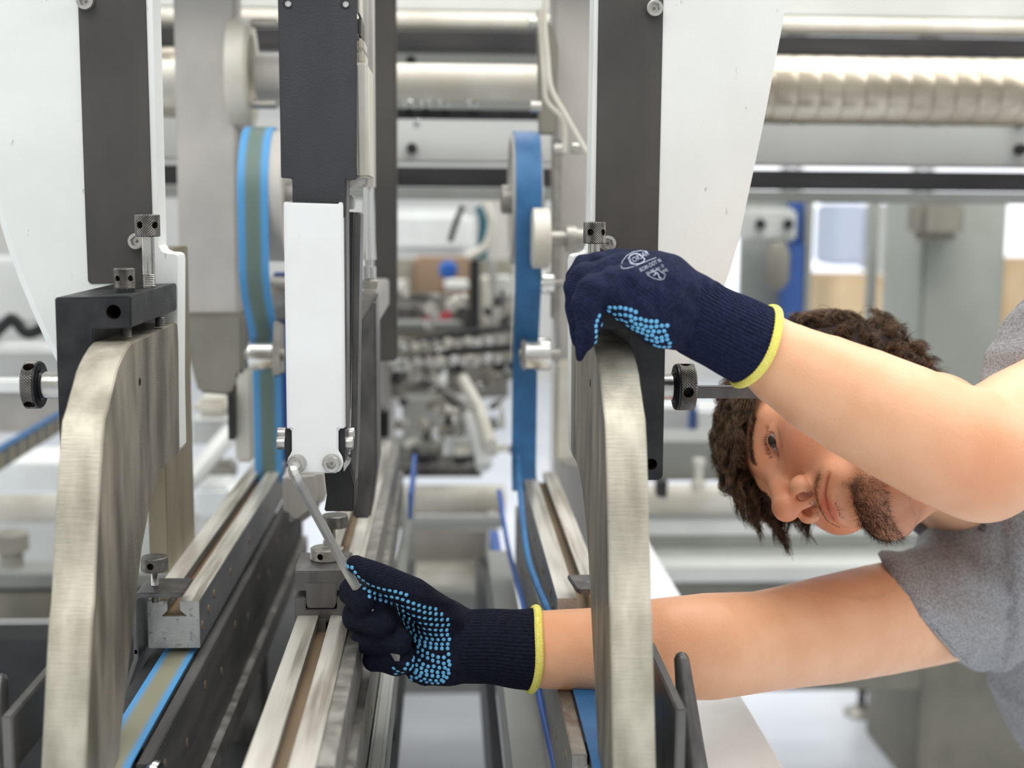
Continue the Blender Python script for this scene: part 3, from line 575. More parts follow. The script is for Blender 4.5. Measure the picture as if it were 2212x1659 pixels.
def side_knob(par, side):
    Y = 1.05
    if side == 'L': xs = (57, 84, 126); y = 831; X = [P(v, y, Y)[0] for v in xs]
    else: xs = (1498, 1463, 1436); y = 836; X = [P(v, y, Y)[0] for v in xs]
    z = P(xs[0], y, Y)[2]; X[2] = P(131, y, 1.0)[0]+.002 if side == 'L' else P(1432, y, 1.0)[0]-.002
    sh = MB().lathe((X[1], Y, z), (X[2]-X[1], 0, 0), [(0, .0105), (abs(X[2]-X[1]), .0105)], 32).build('knob_shaft', M['steel'], par)
    hd = MB().knurl((X[0], Y, z), (X[1], Y, z), .0185, 104, .0003).build('knurled_knob', M['knurl'], sh, smooth=0, label='side knob with radial holes')
    angs = [(0, -.55, .83), (0, -.65, -.76)] if side == 'L' else [(0, -.93, -.1), (0, -.1, 1)]
    knob_holes(hd, (X[0], Y, z), (X[1], Y, z), .0185, angs, .0042, .55)
    MB().lathe((X[1], Y, z), (X[2]-X[1], 0, 0), [(0, .0186), (.0012, .0186), (.0025, .0175), (.0026, .012), (.0045, .0112)], 40).build('washer', M['black'], sh)
    return X, z, Y
side_knob(cl, 'L'); Xr, zr_, Yr = side_knob(cr, 'R')
T(MB().box(Xr[0]+.0005, Xr[0]+.08, Yr-.002, Yr+.008, zr_-.009, zr_+.0005), 'square_rod', M['dark'], 'dark square rod running right from the knurled knob', 'rod', bevel=.0006)
# -------- curved steel blades
front = [(373, 698.5), (341, 715), (304, 731), (284, 740), (277, 748), (272, 757), (265, 770), (258, 786), (251, 806), (246, 829), (240, 852), (234, 878), (225.7, 907), (221, 960), (215.6, 1046), (209.8, 1167), (204, 1300), (199.6, 1339), (192, 1498), (185, 1659), (176, 1900)]
rear = [(243, 1900), (255, 1659), (263, 1571), (275, 1469), (291, 1325), (295, 1283), (307, 1182), (321, 1109), (330, 1070), (341, 1038), (348, 1018), (359, 1004), (384, 981), (388, 972), (386.5, 820), (385.5, 703), (382, 698)]
prof = [PX(x, y, XL1)[1:] for x, y in front]
# smooth the front edge a little, keep y monotone
prof = [tuple(q) for q in prof]; prr = [tuple(PX(x, y, XL1)[1:]) for x, y in rear]
def blade(X0, X1, lab, inner):
    o = MB().prism(prof+prr, 'x', X0, X1).build('curved_blade', M['blade'], None, bevel=.0009, smooth=30)
    o.data.materials.append(M['bladeside'])
    for f in o.data.polygons:
        if abs(f.normal.x) > .9: f.material_index = 1
    return tag(o, lab, 'blade')
bl = blade(XL0, XL1, 'left curved steel blade with worn brushed edge', 1); br = blade(XR0, XR1, 'right curved steel blade crossing before the lower arm', 0)
for b_, xx, px in ((bl, XL1, (302, 825)), (br, XR0, (1275, 828))):
    q = PX(px[0], px[1], xx); cut(b_, MB().cyl((xx-.006, q[1], q[2]), (xx+.006, q[1], q[2]), .0035, 20))
# -------- olive post behind left blade
T(MB().box(P(320, 1100, 1.24)[0]+.0, -.262, 1.24, 1.372, 1.3-.3466, P(340, 540, 1.24)[2]), 'support_post', M['post'], 'olive steel post standing on the left rail', 'post', bevel=.001)
# -------- rails with dovetail slot
def rail(xl, Y0, Y1, z, name, lab, cat='rail'):
    w = .0451; q = [(0, 0), (.0176, 0), (.0172, -.009), (.0118, -.0140), (.0345, -.0140), (.0284, -.009), (.0280, 0), (w, 0), (w, -.0430), (0, -.0430)]
    o = MB().prism([(xl+a, z+b) for a, b in q], 'y', Y0, Y1).build(name, M['alu'], None, bevel=.0004)
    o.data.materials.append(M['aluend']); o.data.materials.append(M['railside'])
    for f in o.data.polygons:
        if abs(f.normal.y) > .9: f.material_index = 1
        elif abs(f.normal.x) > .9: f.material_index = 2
    tag(o, lab, cat)
    MB().box(xl+.0120, xl+.0343, Y0+.004, Y1-.004, z-.0140, z-.0134).build('slot_floor', M['brass'], o)
    return o
ZR = 1.3-.3466
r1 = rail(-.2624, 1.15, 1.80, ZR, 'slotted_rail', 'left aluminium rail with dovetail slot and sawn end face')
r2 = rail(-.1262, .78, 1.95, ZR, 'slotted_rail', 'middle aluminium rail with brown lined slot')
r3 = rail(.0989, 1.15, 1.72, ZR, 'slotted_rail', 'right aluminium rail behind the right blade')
for o, xf in ((r1, -.2173), (r3, .0989)):
    for Y, dz in ((1.163, -.018), (1.195, -.012), (1.225, -.005), (1.32, -.012), (1.45, -.012), (1.6, -.012)):
        MB().cyl((xf-.001, Y, ZR-.012+dz*.8), (xf+.0006 if xf < 0 else xf-.0006, Y, ZR-.012+dz*.8), .0042, 20).build('bolt_hole', M['brass'], o)
# dark carrier plates beside the belts
def carrier(X0, X1, Y0, Y1, zt, zb, lab, xf, m='dark'):
    o = T(MB().box(X0, X1, Y0, Y1, zb, zt), 'carrier_plate', M['carrier' if m == 'dark' else m], lab, 'plate', bevel=.0008)
    for k, Y in enumerate(np.arange(Y0+.05, Y1-.02, .085)):
        z = zt-.022-(k % 2)*.018; MB().cyl((xf, Y, z), (xf+(.0012 if xf > 0 and X0 < 0 else .0), Y, z), .004, 18)
        s = 1 if xf == X1 else -1
        MB().lathe((xf-s*.001, Y, z), (s, 0, 0), [(0, .0046), (.0014, .0046), (.0016, .003)], 18).build('bolt_hole', M['brass'], o)
    return o
carrier(-.2228, -.2129, .925, 1.95, 1.3-.400, 1.3-.487, 'long dark carrier plate right of the left belt', -.2129)
T(MB().box(-.2228, -.2060, .90, 1.95, 1.3-.515, 1.3-.488), 'lower_strip', M['dull'], 'grey steel strip under the long left carrier plate', 'strip', bevel=.001)
carrier(.0925, .1035, .93, 1.75, 1.3-.3985, 1.3-.487, 'steel carrier plate left of the right belt', .0925, 'dull')
carrier(-.0811, -.0640, .80, 1.95, ZR-.0440, ZR-.10, 'grey carrier plate beside the middle rail', -.0640, 'dull')
T(MB().box(-.0811, -.070, .80, 1.95, ZR-.043, ZR-.002), 'rail_cheek', M['dull'], 'flat steel cheek strip on the middle rail', 'strip', bevel=.0006)
T(MB().box(-.122, -.085, .78, 1.95, ZR-.10, ZR-.0432), 'rail_beam', M['dark'], 'dark beam carrying the middle rail', 'beam', bevel=.001)
T(MB().box(-.0630, -.050, .80, 2.1, ZR-.15, ZR-.10), 'pipe_rail', M['beamg'], 'grey pipe rail right of the middle carrier plate', 'rail', bevel=.003)
# pale blocks studding the side of the middle conveyor
for k in range(12):
    Y = .98+k*.075; T(MB().box(-.060, -.050, Y, Y+.03, ZR-.118, ZR-.104), 'chain_pad', M['cream'], 'small pale pad in the row beside the middle conveyor', 'pad', 'pads beside the middle conveyor', bevel=.002)
# belts lying under the rails
def flatbelt(X0, X1, z, m, lab, Yend=.94):
    path = [(Yend+.02, z-.06), (Yend+.006, z-.05), (Yend-.004, z-.036), (Yend-.008, z-.022), (Yend-.004, z-.009), (Yend+.006, z-.002), (Yend+.02, z), (1.2, z), (1.7, z)]
    n = [(p[0], p[1]) for p in path]; return belt(n, X0, X1, .0018, 'conveyor_belt', m, lab)
flatbelt(-.2509, -.2234, 1.3-.3955, belt_mat('worn_conveyor_belt', .01375, (136, 134, 112), .82), 'blue edged conveyor belt with tan centre under the left rail', .90)
flatbelt(.1045, .1326, 1.3-.3955, M['belt' if 0 else 'bluebelt'], 'blue conveyor belt between right carrier plate and right blade', .90)
for X0, X1, lab in ((-.2509, -.2234, 'end roller inside the left conveyor belt'), (.1045, .1326, 'end roller inside the right conveyor belt')):
    T(MB().cyl((X0+.001, .922, 1.3-.427), (X1-.001, .922, 1.3-.427), .028, 36), 'end_roller', M['rubber'], lab, 'roller')
for x, y, Y, lab in ((330, 1650, .925, 'round polished end cap below the left carrier plate'), (1268, 1655, .93, 'round polished end cap below the right carrier plate')):
    p = P(x, y, Y); T(MB().lathe(tuple(p+np.array([-.003, 0, -.012])), (1, -.2, 0), [(0, .012), (.004, .014), (.008, .013), (.010, .006)], 32), 'end_cap', M['chrome'], lab, 'cap')
T(MB().box(-.2620, -.2229, .95, 1.72, 1.3-.43, 1.3-.3972), 'slide_bed', M['rubber'], 'black slide bed under the left belt', 'bed')
T(MB().box(.1036, .1340, .95, 1.70, 1.3-.43, 1.3-.3972), 'slide_bed', M['rubber'], 'black slide bed under the right belt', 'bed')
# falling belt strand left of the right rail, and lower return strand
cable([(1116, 960, 1.68), (1120, 1010, 1.66), (1127, 1100, 1.5), (1140, 1200, 1.36), (1160, 1262, 1.26), (1186, 1322, 1.17), (1215, 1400, 1.12)], .0034, 'belt_edge', M['bluebelt'], 'bright blue belt edge slanting beside the right rail', 1.5)
cable([(1078, 1060, 1.9), (1097, 1180, 1.75), (1132, 1315, 1.45), (1162, 1486, 1.25), (1200, 1659, 1.08), (1222, 1760, 1.0)], .0032, 'blue_cable', M['bluecable'], 'thin blue round belt running low left of the right conveyor', 1.5)
T(MB().box(.070, .084, 1.10, 2.1, 1.3-.60, 1.3-.52), 'blue_side_panel', M['bluepanel'], 'blue grey side panel low beside the right conveyor', 'panel')
T(MB().box(.060, .0915, .9, 1.9, 1.3-.57, 1.3-.50), 'under_plate', M['beamg'], 'grey plate low under the right carrier plate', 'plate')
T(MB().box(.050, .062, .9, 2.2, 1.3-.72, 1.3-.60), 'under_skirt', M['rubber'], 'black skirt under the right conveyor', 'strip')
T(MB().box(-.050, -.046, 1.72, 2.0, 1.3-.41, 1.3-.375), 'blue_round_belt', M['bluecable'], 'short blue belt end right of the middle conveyor', 'belt')
# black link chains lying low between left and middle conveyor
for row, X in enumerate((-.200, -.182, -.162, -.142)):
    ln = thing('roller_chain', (X, 1.1, 1.3-.60), ['dark roller chain lying nearest the left carrier plate', 'second dark roller chain from the left carrier plate', 'third dark roller chain from the left carrier plate', 'dark roller chain nearest the middle rail'][row], 'chain')
    for k in range(26):
        Y = .95+k*.034
        MB().prism([(Y, 1.3-.612), (Y+.006, 1.3-.620), (Y+.024, 1.3-.620), (Y+.030, 1.3-.612), (Y+.030, 1.3-.604), (Y+.024, 1.3-.596), (Y+.006, 1.3-.596), (Y, 1.3-.604)], 'x', X+(.002 if k % 2 else 0), X+.005+(.002 if k % 2 else 0)).build('link', M['dark' if k % 3 else 'post'], ln, smooth=0)
T(MB().box(-.275, -.055, .74, 2.3, 1.3-.64, 1.3-.622), 'chain_tray', M['rubber'], 'black tray under the dark roller chains', 'tray')
# -------- L bracket with thumb screw on the left rail
def thumb(par, x, y0, y1, yb, Y, r, rs, nm='thumb_screw', holes=((-.1, -1, 0),), m='knurl', n=96):
    t0 = P(x, y0, Y); t1 = P(x, y1, Y); X = t0[0]; zb = P(x, yb, Y)[2]; pr = []; z = 0; L = t1[2]-zb
    while z < L: pr += [(z, rs), (z+.0006, rs*.88)]; z += .0013
    sh = MB().lathe((X, Y, zb), (0, 0, 1), pr+[(L, rs)], 20).build('threaded_shank', M['steel'], par, smooth=60)
    hd = MB().knurl((X, Y, t1[2]), (X, Y, t0[2]), r, n, .00022).build('knurled_disc', M[m], sh, smooth=0)
    knob_holes(hd, (X, Y, t1[2]), (X, Y, t0[2]), r, holes, (t0[2]-t1[2])*.24)
    return sh
zt = float(P(396, 1278, 1.125)[2])
lb = thing('angle_bracket', (-.245, 1.15, zt-.05), 'dark bent angle bracket over the left rail end', 'bracket')
q = [(-.2625, zt), (-.2655, zt-.0012), (-.2680, zt-.004), (-.2690, zt-.008), (-.2690, zt-.055), (-.2650, zt-.055), (-.2650, zt-.0085), (-.2643, zt-.0058), (-.2625, zt-.0045)]
Xr1 = float(P(396, 1278, 1.125)[0])
MB().prism(q+[(Xr1-.003, zt-.0045), (Xr1, zt-.0035), (Xr1+.0006, zt)], 'y', 1.122, 1.168).build('bent_plate', M['dark'], lb, bevel=.0008)
MB().prism([(-.2690, zt-.05), (-.2650, zt-.05), (-.2650, zt-.058), (-.2760, zt-.09), (-.2800, zt-.088), (-.2690, zt-.058)], 'y', 1.122, 1.160).build('foot_strap', M['dark'], lb, bevel=.0006)
thumb(lb, 333, 1202, 1232, 1300, 1.146, .0115, .0033)
# the matching bracket at the right rail (mostly behind the blade)
rb = thing('angle_bracket', (.12, 1.13, zt-.01), 'dark angle bracket at the right rail behind the blade', 'bracket')
Xb = float(P(1226, 1232, 1.17)[0]); zt2 = float(P(1230, 1268, 1.13)[2])
MB().prism([(Xb, 1.17), (Xb+.004, 1.127), (Xb+.007, 1.122), (.16, 1.122), (.16, 1.17)], 'z', zt2-.0045, zt2).build('bent_plate', M['dark'], rb, bevel=.0008)
MB().cyl((.128, 1.146, ZR-.008), (.128, 1.146, zt2), .0033, 16).build('threaded_shank', M['steel'], rb)
# -------- hinged clamp on the middle rail
hc = thing('hinge_clamp', (-.105, 1.12, ZR), 'dark steel hinge clamp block sitting on the middle rail', 'clamp')
Y = 1.105
def pr(pts, Y0, Y1, name, m='dull', bv=.0008): return MB().prism(ppoly(pts, Y0), 'y', Y0, Y1).build(name, M[m], hc, bevel=bv)
pr([(636, 1290), (660, 1290), (660, 1317), (728, 1317), (728, 1288), (748, 1288), (748, 1345), (636, 1345)], Y, Y+.055, 'base_yoke', 'dark')
pr([(661, 1258), (727, 1258), (727, 1300), (722, 1314), (664, 1314), (661, 1300)], Y+.001, Y+.03, 'tongue', 'dark')
zA = P(640, 1278, Y)[2]; zB = P(640, 1236, Y)[2]; x0_, x1_ = P(637, 1260, Y)[0], P(748, 1260, Y)[0]
MB().prism([(Y+.002, zA), (Y+.002, zB), (Y+.010, zB+.004), (Y+.050, zB+.004), (Y+.050, zA)], 'x', x0_, x1_).build('top_block', M['dark'], hc, bevel=.0008)
MB().prism(ppoly([(677, 1340), (704, 1340), (702, 1380), (678, 1380)], Y-.004), 'y', Y-.004, Y+.03).build('slot_key', M['dark'], hc, bevel=.0005)
nz = zB+.004; c = P(705, 1215, 1.13)
n1 = MB().knurl((c[0]+.0005, 1.132, nz), (c[0]+.0005, 1.132, nz+.0105), .0142, 120, .00018, .0008).build('round_nut', M['dull'], hc, smooth=0)
knob_holes(n1, (c[0], 1.132, nz), (c[0], 1.132, nz+.0105), .0142, [(-.32, -1, 0)], .0028)
MB().lathe((c[0]+.0005, 1.132, nz+.010), (0, 0, 1), [(0, .0036), (.002, .0036), (.0026, .0032), (.0036, .0036), (.005, .0032), (.006, .0034), (.007, .003)], 20).build('stud', M['dull'], n1)
c = P(714, 1190, 1.21)
n2 = MB().lathe((c[0], 1.2, c[2]-.014), (0, 0, 1), [(0, .014), (.008, .014), (.0085, .0125), (.012, .0125), (.013, .010), (.0135, .006)], 40).build('lock_ring', M['dull'], hc)
sh = MB().cyl((c[0]+.002, 1.2, c[2]-.002), (c[0]+.002, 1.2, P(720, 1142, 1.2)[2]), .0036, 18).build('threaded_shank', M['steel'], n2)
c2 = P(723, 1125, 1.2)
n3 = MB().knurl((c2[0], 1.2, P(720, 1138, 1.2)[2]), (c2[0], 1.2, P(720, 1112, 1.2)[2]), .0118, 90, .00025).build('knurled_disc', M['knurl'], n2, smooth=0)
MB().box(x0_+.004, x1_-.004, 1.16, 1.24, ZR, ZR+.02).build('rear_block', M['dark'], hc, bevel=.001)
far = thing('thumb_screw', P(780, 1040, 1.45), 'blurred thumb screw behind the white bracket foot', 'screw')
c = P(780, 1000, 1.45); MB().lathe((c[0], 1.45, P(780, 1035, 1.45)[2]), (0, 0, 1), [(0, .012), (.004, .012), (.0041, .005), (.02, .005), (.0201, .0125), (.027, .0125), (.0275, .011)], 32).build('turned_body', M['steel'], far)
# -------- middle post with white bracket
ps = thing('slide_post', P(690, 440, 1.05), 'dark upright slide post with two screws at its top', 'post')
mb = MB().prism(ppoly([(598, -120), (772, -120), (771, 0), (770, 388), (746, 388), (745, 470), (632, 470), (631, 386), (607, 384), (600, 0)], 1.03), 'y', 1.03, 1.0345)
mb.build('cover_sheet', M['blackcoat'], ps, bevel=.0006)
MB().prism(ppoly([(630, -120), (756, -120), (748, 470), (750, 930), (634, 930)], 1.036), 'y', 1.036, 1.07).build('core_profile', M['dark'], ps, bevel=.001)
for x, y in ((621, 8), (745, 9)):
    p = P(x, y, 1.03); MB().lathe((p[0], 1.0305, p[2]), (0, -1, 0), [(0, .0038), (.0006, .0038), (.0007, .0030)], 24).build('screw_recess', M['rubber'], ps)
    p = P(x+2, y+1, 1.03); MB().socket((p[0], 1.0295, p[2]), (0, -1, 0), .0022, .0012).build('cap_screw', M['chrome'], ps)
# silver slide hardware right of the post
MB().prism(ppoly([(771, 140), (797, 140), (799, 385), (775, 385)], 1.07), 'y', 1.05, 1.13).build('slide_bar', M['cream'], ps, bevel=.002, label='pale slide bar')
MB().prism(ppoly([(752, 388), (788, 376), (788, 402), (752, 406)], 1.07), 'y', 1.06, 1.12).build('slide_foot', M['steel'], ps, bevel=.0015)
for y0, y1, x1 in ((-60, 30, 776), (35, 78, 780), (82, 108, 786), (110, 138, 788)):
    rect(770, y0, x1, y1, 1.075, 1.12).build('slide_fitting', M['cream' if y0 != 35 else 'dark'], ps, bevel=.002)
# black guide rail behind bracket
gr = thing('guide_rail', P(762, 930, 1.1), 'black guide rail with grey edge right of white bracket', 'rail')
MB().prism(ppoly([(750, 458), (766, 458), (758, 880), (750, 925)], 1.10), 'y', 1.085, 1.10).build('rail_core', M['rubber'], gr, bevel=.0005)
MB().prism(ppoly([(763, 458), (779, 460), (771, 960), (764, 1100), (754, 1100), (759, 880)], 1.10), 'y', 1.10, 1.14).build('rail_edge', M['dark'], gr, bevel=.001)
MB().prism(ppoly([(752, 420), (764, 424), (764, 452), (752, 452)], 1.10), 'y', 1.10, 1.12).build('end_clip', M['steel'], gr, bevel=.0008)
T(MB().prism(ppoly([(776, 700), (812, 640), (815, 1010), (800, 1120), (762, 1120), (770, 960)], 1.32), 'y', 1.32, 1.40), 'side_casting', M['dark'], 'dark grey side casting right of the guide rail', 'plate', bevel=.002)
T(rect(812, 880, 838, 960, 1.9, 1.95), 'black_boss', M['rubber'], 'black boss right of the dark side casting', 'boss', bevel=.01)
# white U bracket
wb_ = thing('white_bracket', P(680, 1022, 1.02), 'white painted channel bracket held by two cap screws', 'bracket')
fo = [(616, 437), (741, 441), (742, 926), (730, 927), (729.5, 972), (734, 979), (739, 988), (741, 998), (740, 1007), (736, 1015), (729, 1022), (648, 1022.5), (628, 1016), (622, 1009), (620, 1000), (622, 990), (627, 982), (630.5, 974), (630, 927), (621, 924)]
fr_ = MB().prism(ppoly(fo, 1.02), 'y', 1.02, 1.0235).build('front_plate', M['white2'], wb_, bevel=.0011)
xL, xR = float(P(616, 700, 1.02)[0]), float(P(741.5, 700, 1.02)[0])
zT, zBt = float(P(680, 437, 1.02)[2]), float(P(680, 926, 1.02)[2])
MB().prism([(1.021, zT), (1.077, zT+.001), (1.077, zBt-.001), (1.060, zBt-.008), (1.021, zBt)], 'x', xL, xL+.003).build('side_flange', M['white2'], wb_, bevel=.0006)
o = MB().prism([(1.021, zT), (1.077, zT+.001), (1.077, zBt+.012), (1.060, zBt-.004), (1.021, zBt)], 'x', xR-.003, xR).build('side_flange', M['white2'], wb_, bevel=.0006)
for sx, xa, xb in ((-1, 616, 629), (1, 731, 745)):
    MB().prism(ppoly([(xa, 927), (xb, 927), (xb, 975), (xb-8*sx if sx < 0 else xb, 1000), (xa+4 if sx > 0 else xa+2, 1000), (xa, 975)], 1.026), 'y', 1.026, 1.075).build('inner_angle', M['black'], wb_, bevel=.0006)
for x, y in ((642, 1001), (717, 1000)):
    p = P(x, y, 1.02)
    w_ = MB().lathe((p[0], 1.0201, p[2]), (0, -1, 0), [(0, .0074), (.0010, .0074), (.0012, .0070)], 40).build('washer', M['steel'], wb_)
    MB().socket((p[0], 1.019, p[2]), (0, -1, 0), .0064, .0062, .0036, .0052).build('cap_screw', M['steel'], wb_)
for sx, x, y, Y in ((-1, 616, 957, 1.04), (1, 745, 957, 1.04), (1, 748, 937, 1.07), (-1, 617, 937, 1.07)):
    p = P(x, y, Y); MB().socket((p[0], Y, p[2]), (sx, 0, 0), .0052, .0066, .0028).build('side_screw', M['steel'], wb_)
# dark lower part under the bracket
lp = thing('lower_post', P(730, 1105, 1.08), 'black lower post behind the white bracket foot', 'post')
MB().prism(ppoly([(698, 1000), (752, 1000), (765, 1050), (764, 1105), (700, 1105), (706, 1070)], 1.09), 'y', 1.09, 1.13).build('post_block', M['rubber'], lp, bevel=.001)
MB().prism(ppoly([(742, 990), (756, 1000), (742, 1020)], 1.07), 'y', 1.07, 1.09).build('wedge', M['steel'], lp, bevel=.0005)
T(MB().prism(ppoly([(608, 1020), (692, 1010), (702, 1075), (696, 1100), (640, 1140), (610, 1120)], 1.45), 'y', 1.45, 1.55), 'cast_arm', M['cast'], 'grey cast arm blurred behind the hex key', 'arm', bevel=.008)
# -------- hex key
def hexrod(path, af, roll=0):
    pts = [Vector(p) for p in path]; v = []; f = []; n = len(pts); a = None
    for i, p in enumerate(pts):
        t = (pts[min(n-1, i+1)]-pts[max(0, i-1)]).normalized()
        a = (Matrix.Rotation(roll, 3, t) @ t.orthogonal().normalized()) if a is None else (a-t*a.dot(t)).normalized()
        b = t.cross(a)
        for k in range(6):
            th = math.pi/3*k; v.append(p+(a*math.cos(th)+b*math.sin(th))*af/2/math.cos(math.pi/6))
    for j in range(n-1):
        for k in range(6): f.append((j*6+k, j*6+(k+1) % 6, (j+1)*6+(k+1) % 6, (j+1)*6+k))
    f += [tuple(range(5, -1, -1)), tuple((n-1)*6+k for k in range(6))]
    return MB().add(v, f)
kp0 = Vector(P(642, 1001, 1.02)); kp0.y = 1.0165; A3 = Vector(P(652, 1046, .998)); B3 = Vector(P(754, 1242, 1.030)); C3 = Vector(P(873, 1442, 1.0335))
dirk = (B3-A3).normalized(); bend = [kp0, Vector((kp0.x, 1.008, kp0.z))]
for t in np.linspace(0, 1, 9): 
    q0 = Vector((kp0.x, 1.006, kp0.z)); q1 = Vector(P(624, 1010, .986)); q2 = Vector(P(650, 1050, .996)); bend.append(q0*(1-t)**2+q1*2*t*(1-t)+q2*t*t)
key = hexrod(bend+[B3, C3], .0068, .3).build('hex_key', M['tool'], None, bevel=.0003, smooth=20)
tag(key, 'bent steel hex key turning the left cap screw', 'tool')
# -------- handle rods and stop plates in the lower corners
def handle(pts, r, lab):
    q = [P(*p) for p in pts]; return T(MB().tube([tuple(v) for v in q], .006, 20, rad=r), 'handle_rod', M['dark'], lab, 'handle')
handle([(1472, 1409, .955), (1472, 1413, .955), (1472, 1422, .955), (1475, 1445, .955), (1483, 1520, .945), (1492, 1600, .935), (1502, 1680, .925), (1512, 1760, .92)], [.0015, .004, .0056, .0062, .0078, .0092, .0105, .011], 'tapered steel handle rod rising at the lower right')
handle([(2, 1456, .97), (2, 1460, .97), (1, 1470, .97), (-1, 1500, .965), (-4, 1600, .955), (-8, 1720, .94)], [.0015, .004, .0058, .0068, .0078, .009], 'steel handle rod at the lower left corner')
T(MB().box(.1540, .1608, .85, .99, 1.3-.50, 1.3-.3334), 'stop_plate', M['dark'], 'dark upright stop plate right of the right blade', 'plate', bevel=.001)
T(MB().box(-.2905, -.2835, .85, .99, 1.3-.372, 1.3-.3334), 'stop_plate', M['dark'], 'dark upright stop plate left of the left blade', 'plate', bevel=.001)
T(MB().box(-.2905, -.2835, .95, .99, 1.3-.50, 1.3-.372), 'plate_leg', M['black'], 'black leg below the left stop plate', 'plate', bevel=.001)
# ================================================================== the man: signed-distance modelling, meshed by surface nets
def smin(a, b, k):
    h = np.clip(.5+.5*(b-a)/k, 0, 1); return b+(a-b)*h-k*h*(1-h)
def smax(a, b, k): return -smin(-a, -b, k)
def s_cap(p, a, b, ra, rb=None):
    rb = ra if rb is None else rb; a = np.asarray(a, float); b = np.asarray(b, float); ba = b-a; L2 = ba@ba
    if len(p) > 2000:
        lo = p.min(0); hi = p.max(0); c = (lo+hi)/2; rad = math.sqrt(((hi-lo)**2).sum())/2; hc = min(1, max(0, (c-a)@ba/L2)); dc = math.sqrt(((c-a-hc*ba)**2).sum())-max(ra, rb)-rad
        if dc > .06: return np.full(len(p), dc)
    pa = p-a; q = pa@ba; h = np.clip(q/L2, 0, 1)
    return np.sqrt(np.maximum(np.einsum('ij,ij->i', pa, pa)-2*h*q+h*h*L2, 0))-(ra+(rb-ra)*h)
def s_ell(p, c, r, Rm=None):
    q = p-np.asarray(c, float)
    if Rm is not None: q = q@Rm
    r = np.asarray(r, float); q = q/r; k0 = np.sqrt(np.einsum('ij,ij->i', q, q)); q = q/r; k1 = np.sqrt(np.einsum('ij,ij->i', q, q))
    return k0*(k0-1)/np.maximum(k1, 1e-9)
def chain(p, pts, k=.02):
    d = None
    for (a, ra), (b, rb) in zip(pts[:-1], pts[1:]):
        e = s_cap(p, a, b, ra, rb); d = e if d is None else np.minimum(d, e)
    return d
def surfnet(f, lo, hi, h, B=16, pad=.004):
    lo = np.asarray(lo, float); n = np.ceil((np.asarray(hi)-lo)/h/B).astype(int)
    bi = np.stack(np.meshgrid(*[np.arange(k) for k in n], indexing='ij'), -1).reshape(-1, 3)
    d = f(lo+(bi+.5)*B*h); bi = bi[np.abs(d) < .5*1.7321*B*h*1.12+pad]
    g = np.stack(np.meshgrid(*[np.arange(B+1)]*3, indexing='ij'), -1).reshape(-1, 3)
    S = (n*B+2).astype(np.int64)
    def gid(ix): return (ix[..., 0]*S[1]+ix[..., 1])*S[2]+ix[..., 2]
    cells = []; cpos = []; quads = []
    for s in range(0, len(bi), 3):
        bb = bi[s:s+3]; G = (bb[:, None]*B+g[None]); val = f(lo+G.reshape(-1, 3)*h).reshape(len(bb), B+1, B+1, B+1)
        for q in range(len(bb)):
            v = val[q]; 
            if v.min() > 0 or v.max() < 0: continue
            base = bb[q]*B; sg = v < 0; acc = np.zeros((B, B, B, 3)); cnt = np.zeros((B, B, B))
            for ax in range(3):
                o1 = [(0, 1)[k == 1] for k in range(8)]
                others = [k for k in range(3) if k != ax]
                for da in (0, 1):
                    for db in (0, 1):
                        sl0 = [None]*3; sl1 = [None]*3
                        sl0[ax] = slice(0, B); sl1[ax] = slice(1, B+1)
                        for oo, dd in zip(others, (da, db)): sl0[oo] = slice(dd, dd+B); sl1[oo] = slice(dd, dd+B)
                        a = v[tuple(sl0)]; b = v[tuple(sl1)]; m = (a < 0) != (b < 0); t = np.where(m, a/np.where(m, a-b, 1), 0)
                        cnt += m; acc[..., ax] += np.where(m, t, 0)
                        for oo, dd in zip(others, (da, db)): acc[..., oo] += m*dd
                # edges owned: corner with both other coords, quad of 4 cells
                sl0 = [slice(0, B)]*3; sl1 = [slice(0, B)]*3; sl1[ax] = slice(1, B+1)
                a = sg[tuple(sl0)]; b = sg[tuple(sl1)]; w = np.argwhere(a != b)
                if len(w):
                    fl = a[tuple(w.T)]; W_ = w+base; u, v2 = others; e1 = np.zeros(3, int); e1[u] = 1; e2 = np.zeros(3, int); e2[v2] = 1
                    qd = np.stack([gid(W_-e1-e2), gid(W_-e2), gid(W_), gid(W_-e1)], 1)
                    flip = fl if ax != 1 else ~fl
                    qd[~flip] = qd[~flip][:, ::-1]
                    ok = (W_-e1-e2).min(1) >= 0; quads.append(qd[ok])
            w = np.argwhere(cnt > 0); c = acc[tuple(w.T)]/cnt[tuple(w.T)][:, None]
            cells.append(gid(w+base)); cpos.append(lo+(w+base+c)*h)
    cells = np.concatenate(cells); cpos = np.concatenate(cpos); quads = np.concatenate(quads)
    o = np.argsort(cells); cells = cells[o]; cpos = cpos[o]
    ix = np.clip(np.searchsorted(cells, quads), 0, len(cells)-1); ok = (cells[ix] == quads).all(1)
    return cpos, ix[ok]
def organic(name, f, lo, hi, h, m, parent, loc, label=None):
    v, q = surfnet(f, lo, hi, h); me = bpy.data.meshes.new(name)
    me.vertices.add(len(v)); me.vertices.foreach_set('co', (v-np.asarray(loc)).astype(np.float32).ravel())
    me.loops.add(4*len(q)); me.loops.foreach_set('vertex_index', q.ravel().astype(np.int32))
    me.polygons.add(len(q)); me.polygons.foreach_set('loop_start', np.arange(0, 4*len(q), 4, dtype=np.int32)); me.polygons.foreach_set('loop_total', np.full(len(q), 4, dtype=np.int32))
    me.polygons.foreach_set('use_smooth', np.ones(len(q), bool)); me.update(calc_edges=True); me.materials.append(m)
    o = bpy.data.objects.new(name, me); link(o, parent, tuple(loc))
    if label: o['label'] = label
    return o, v, q
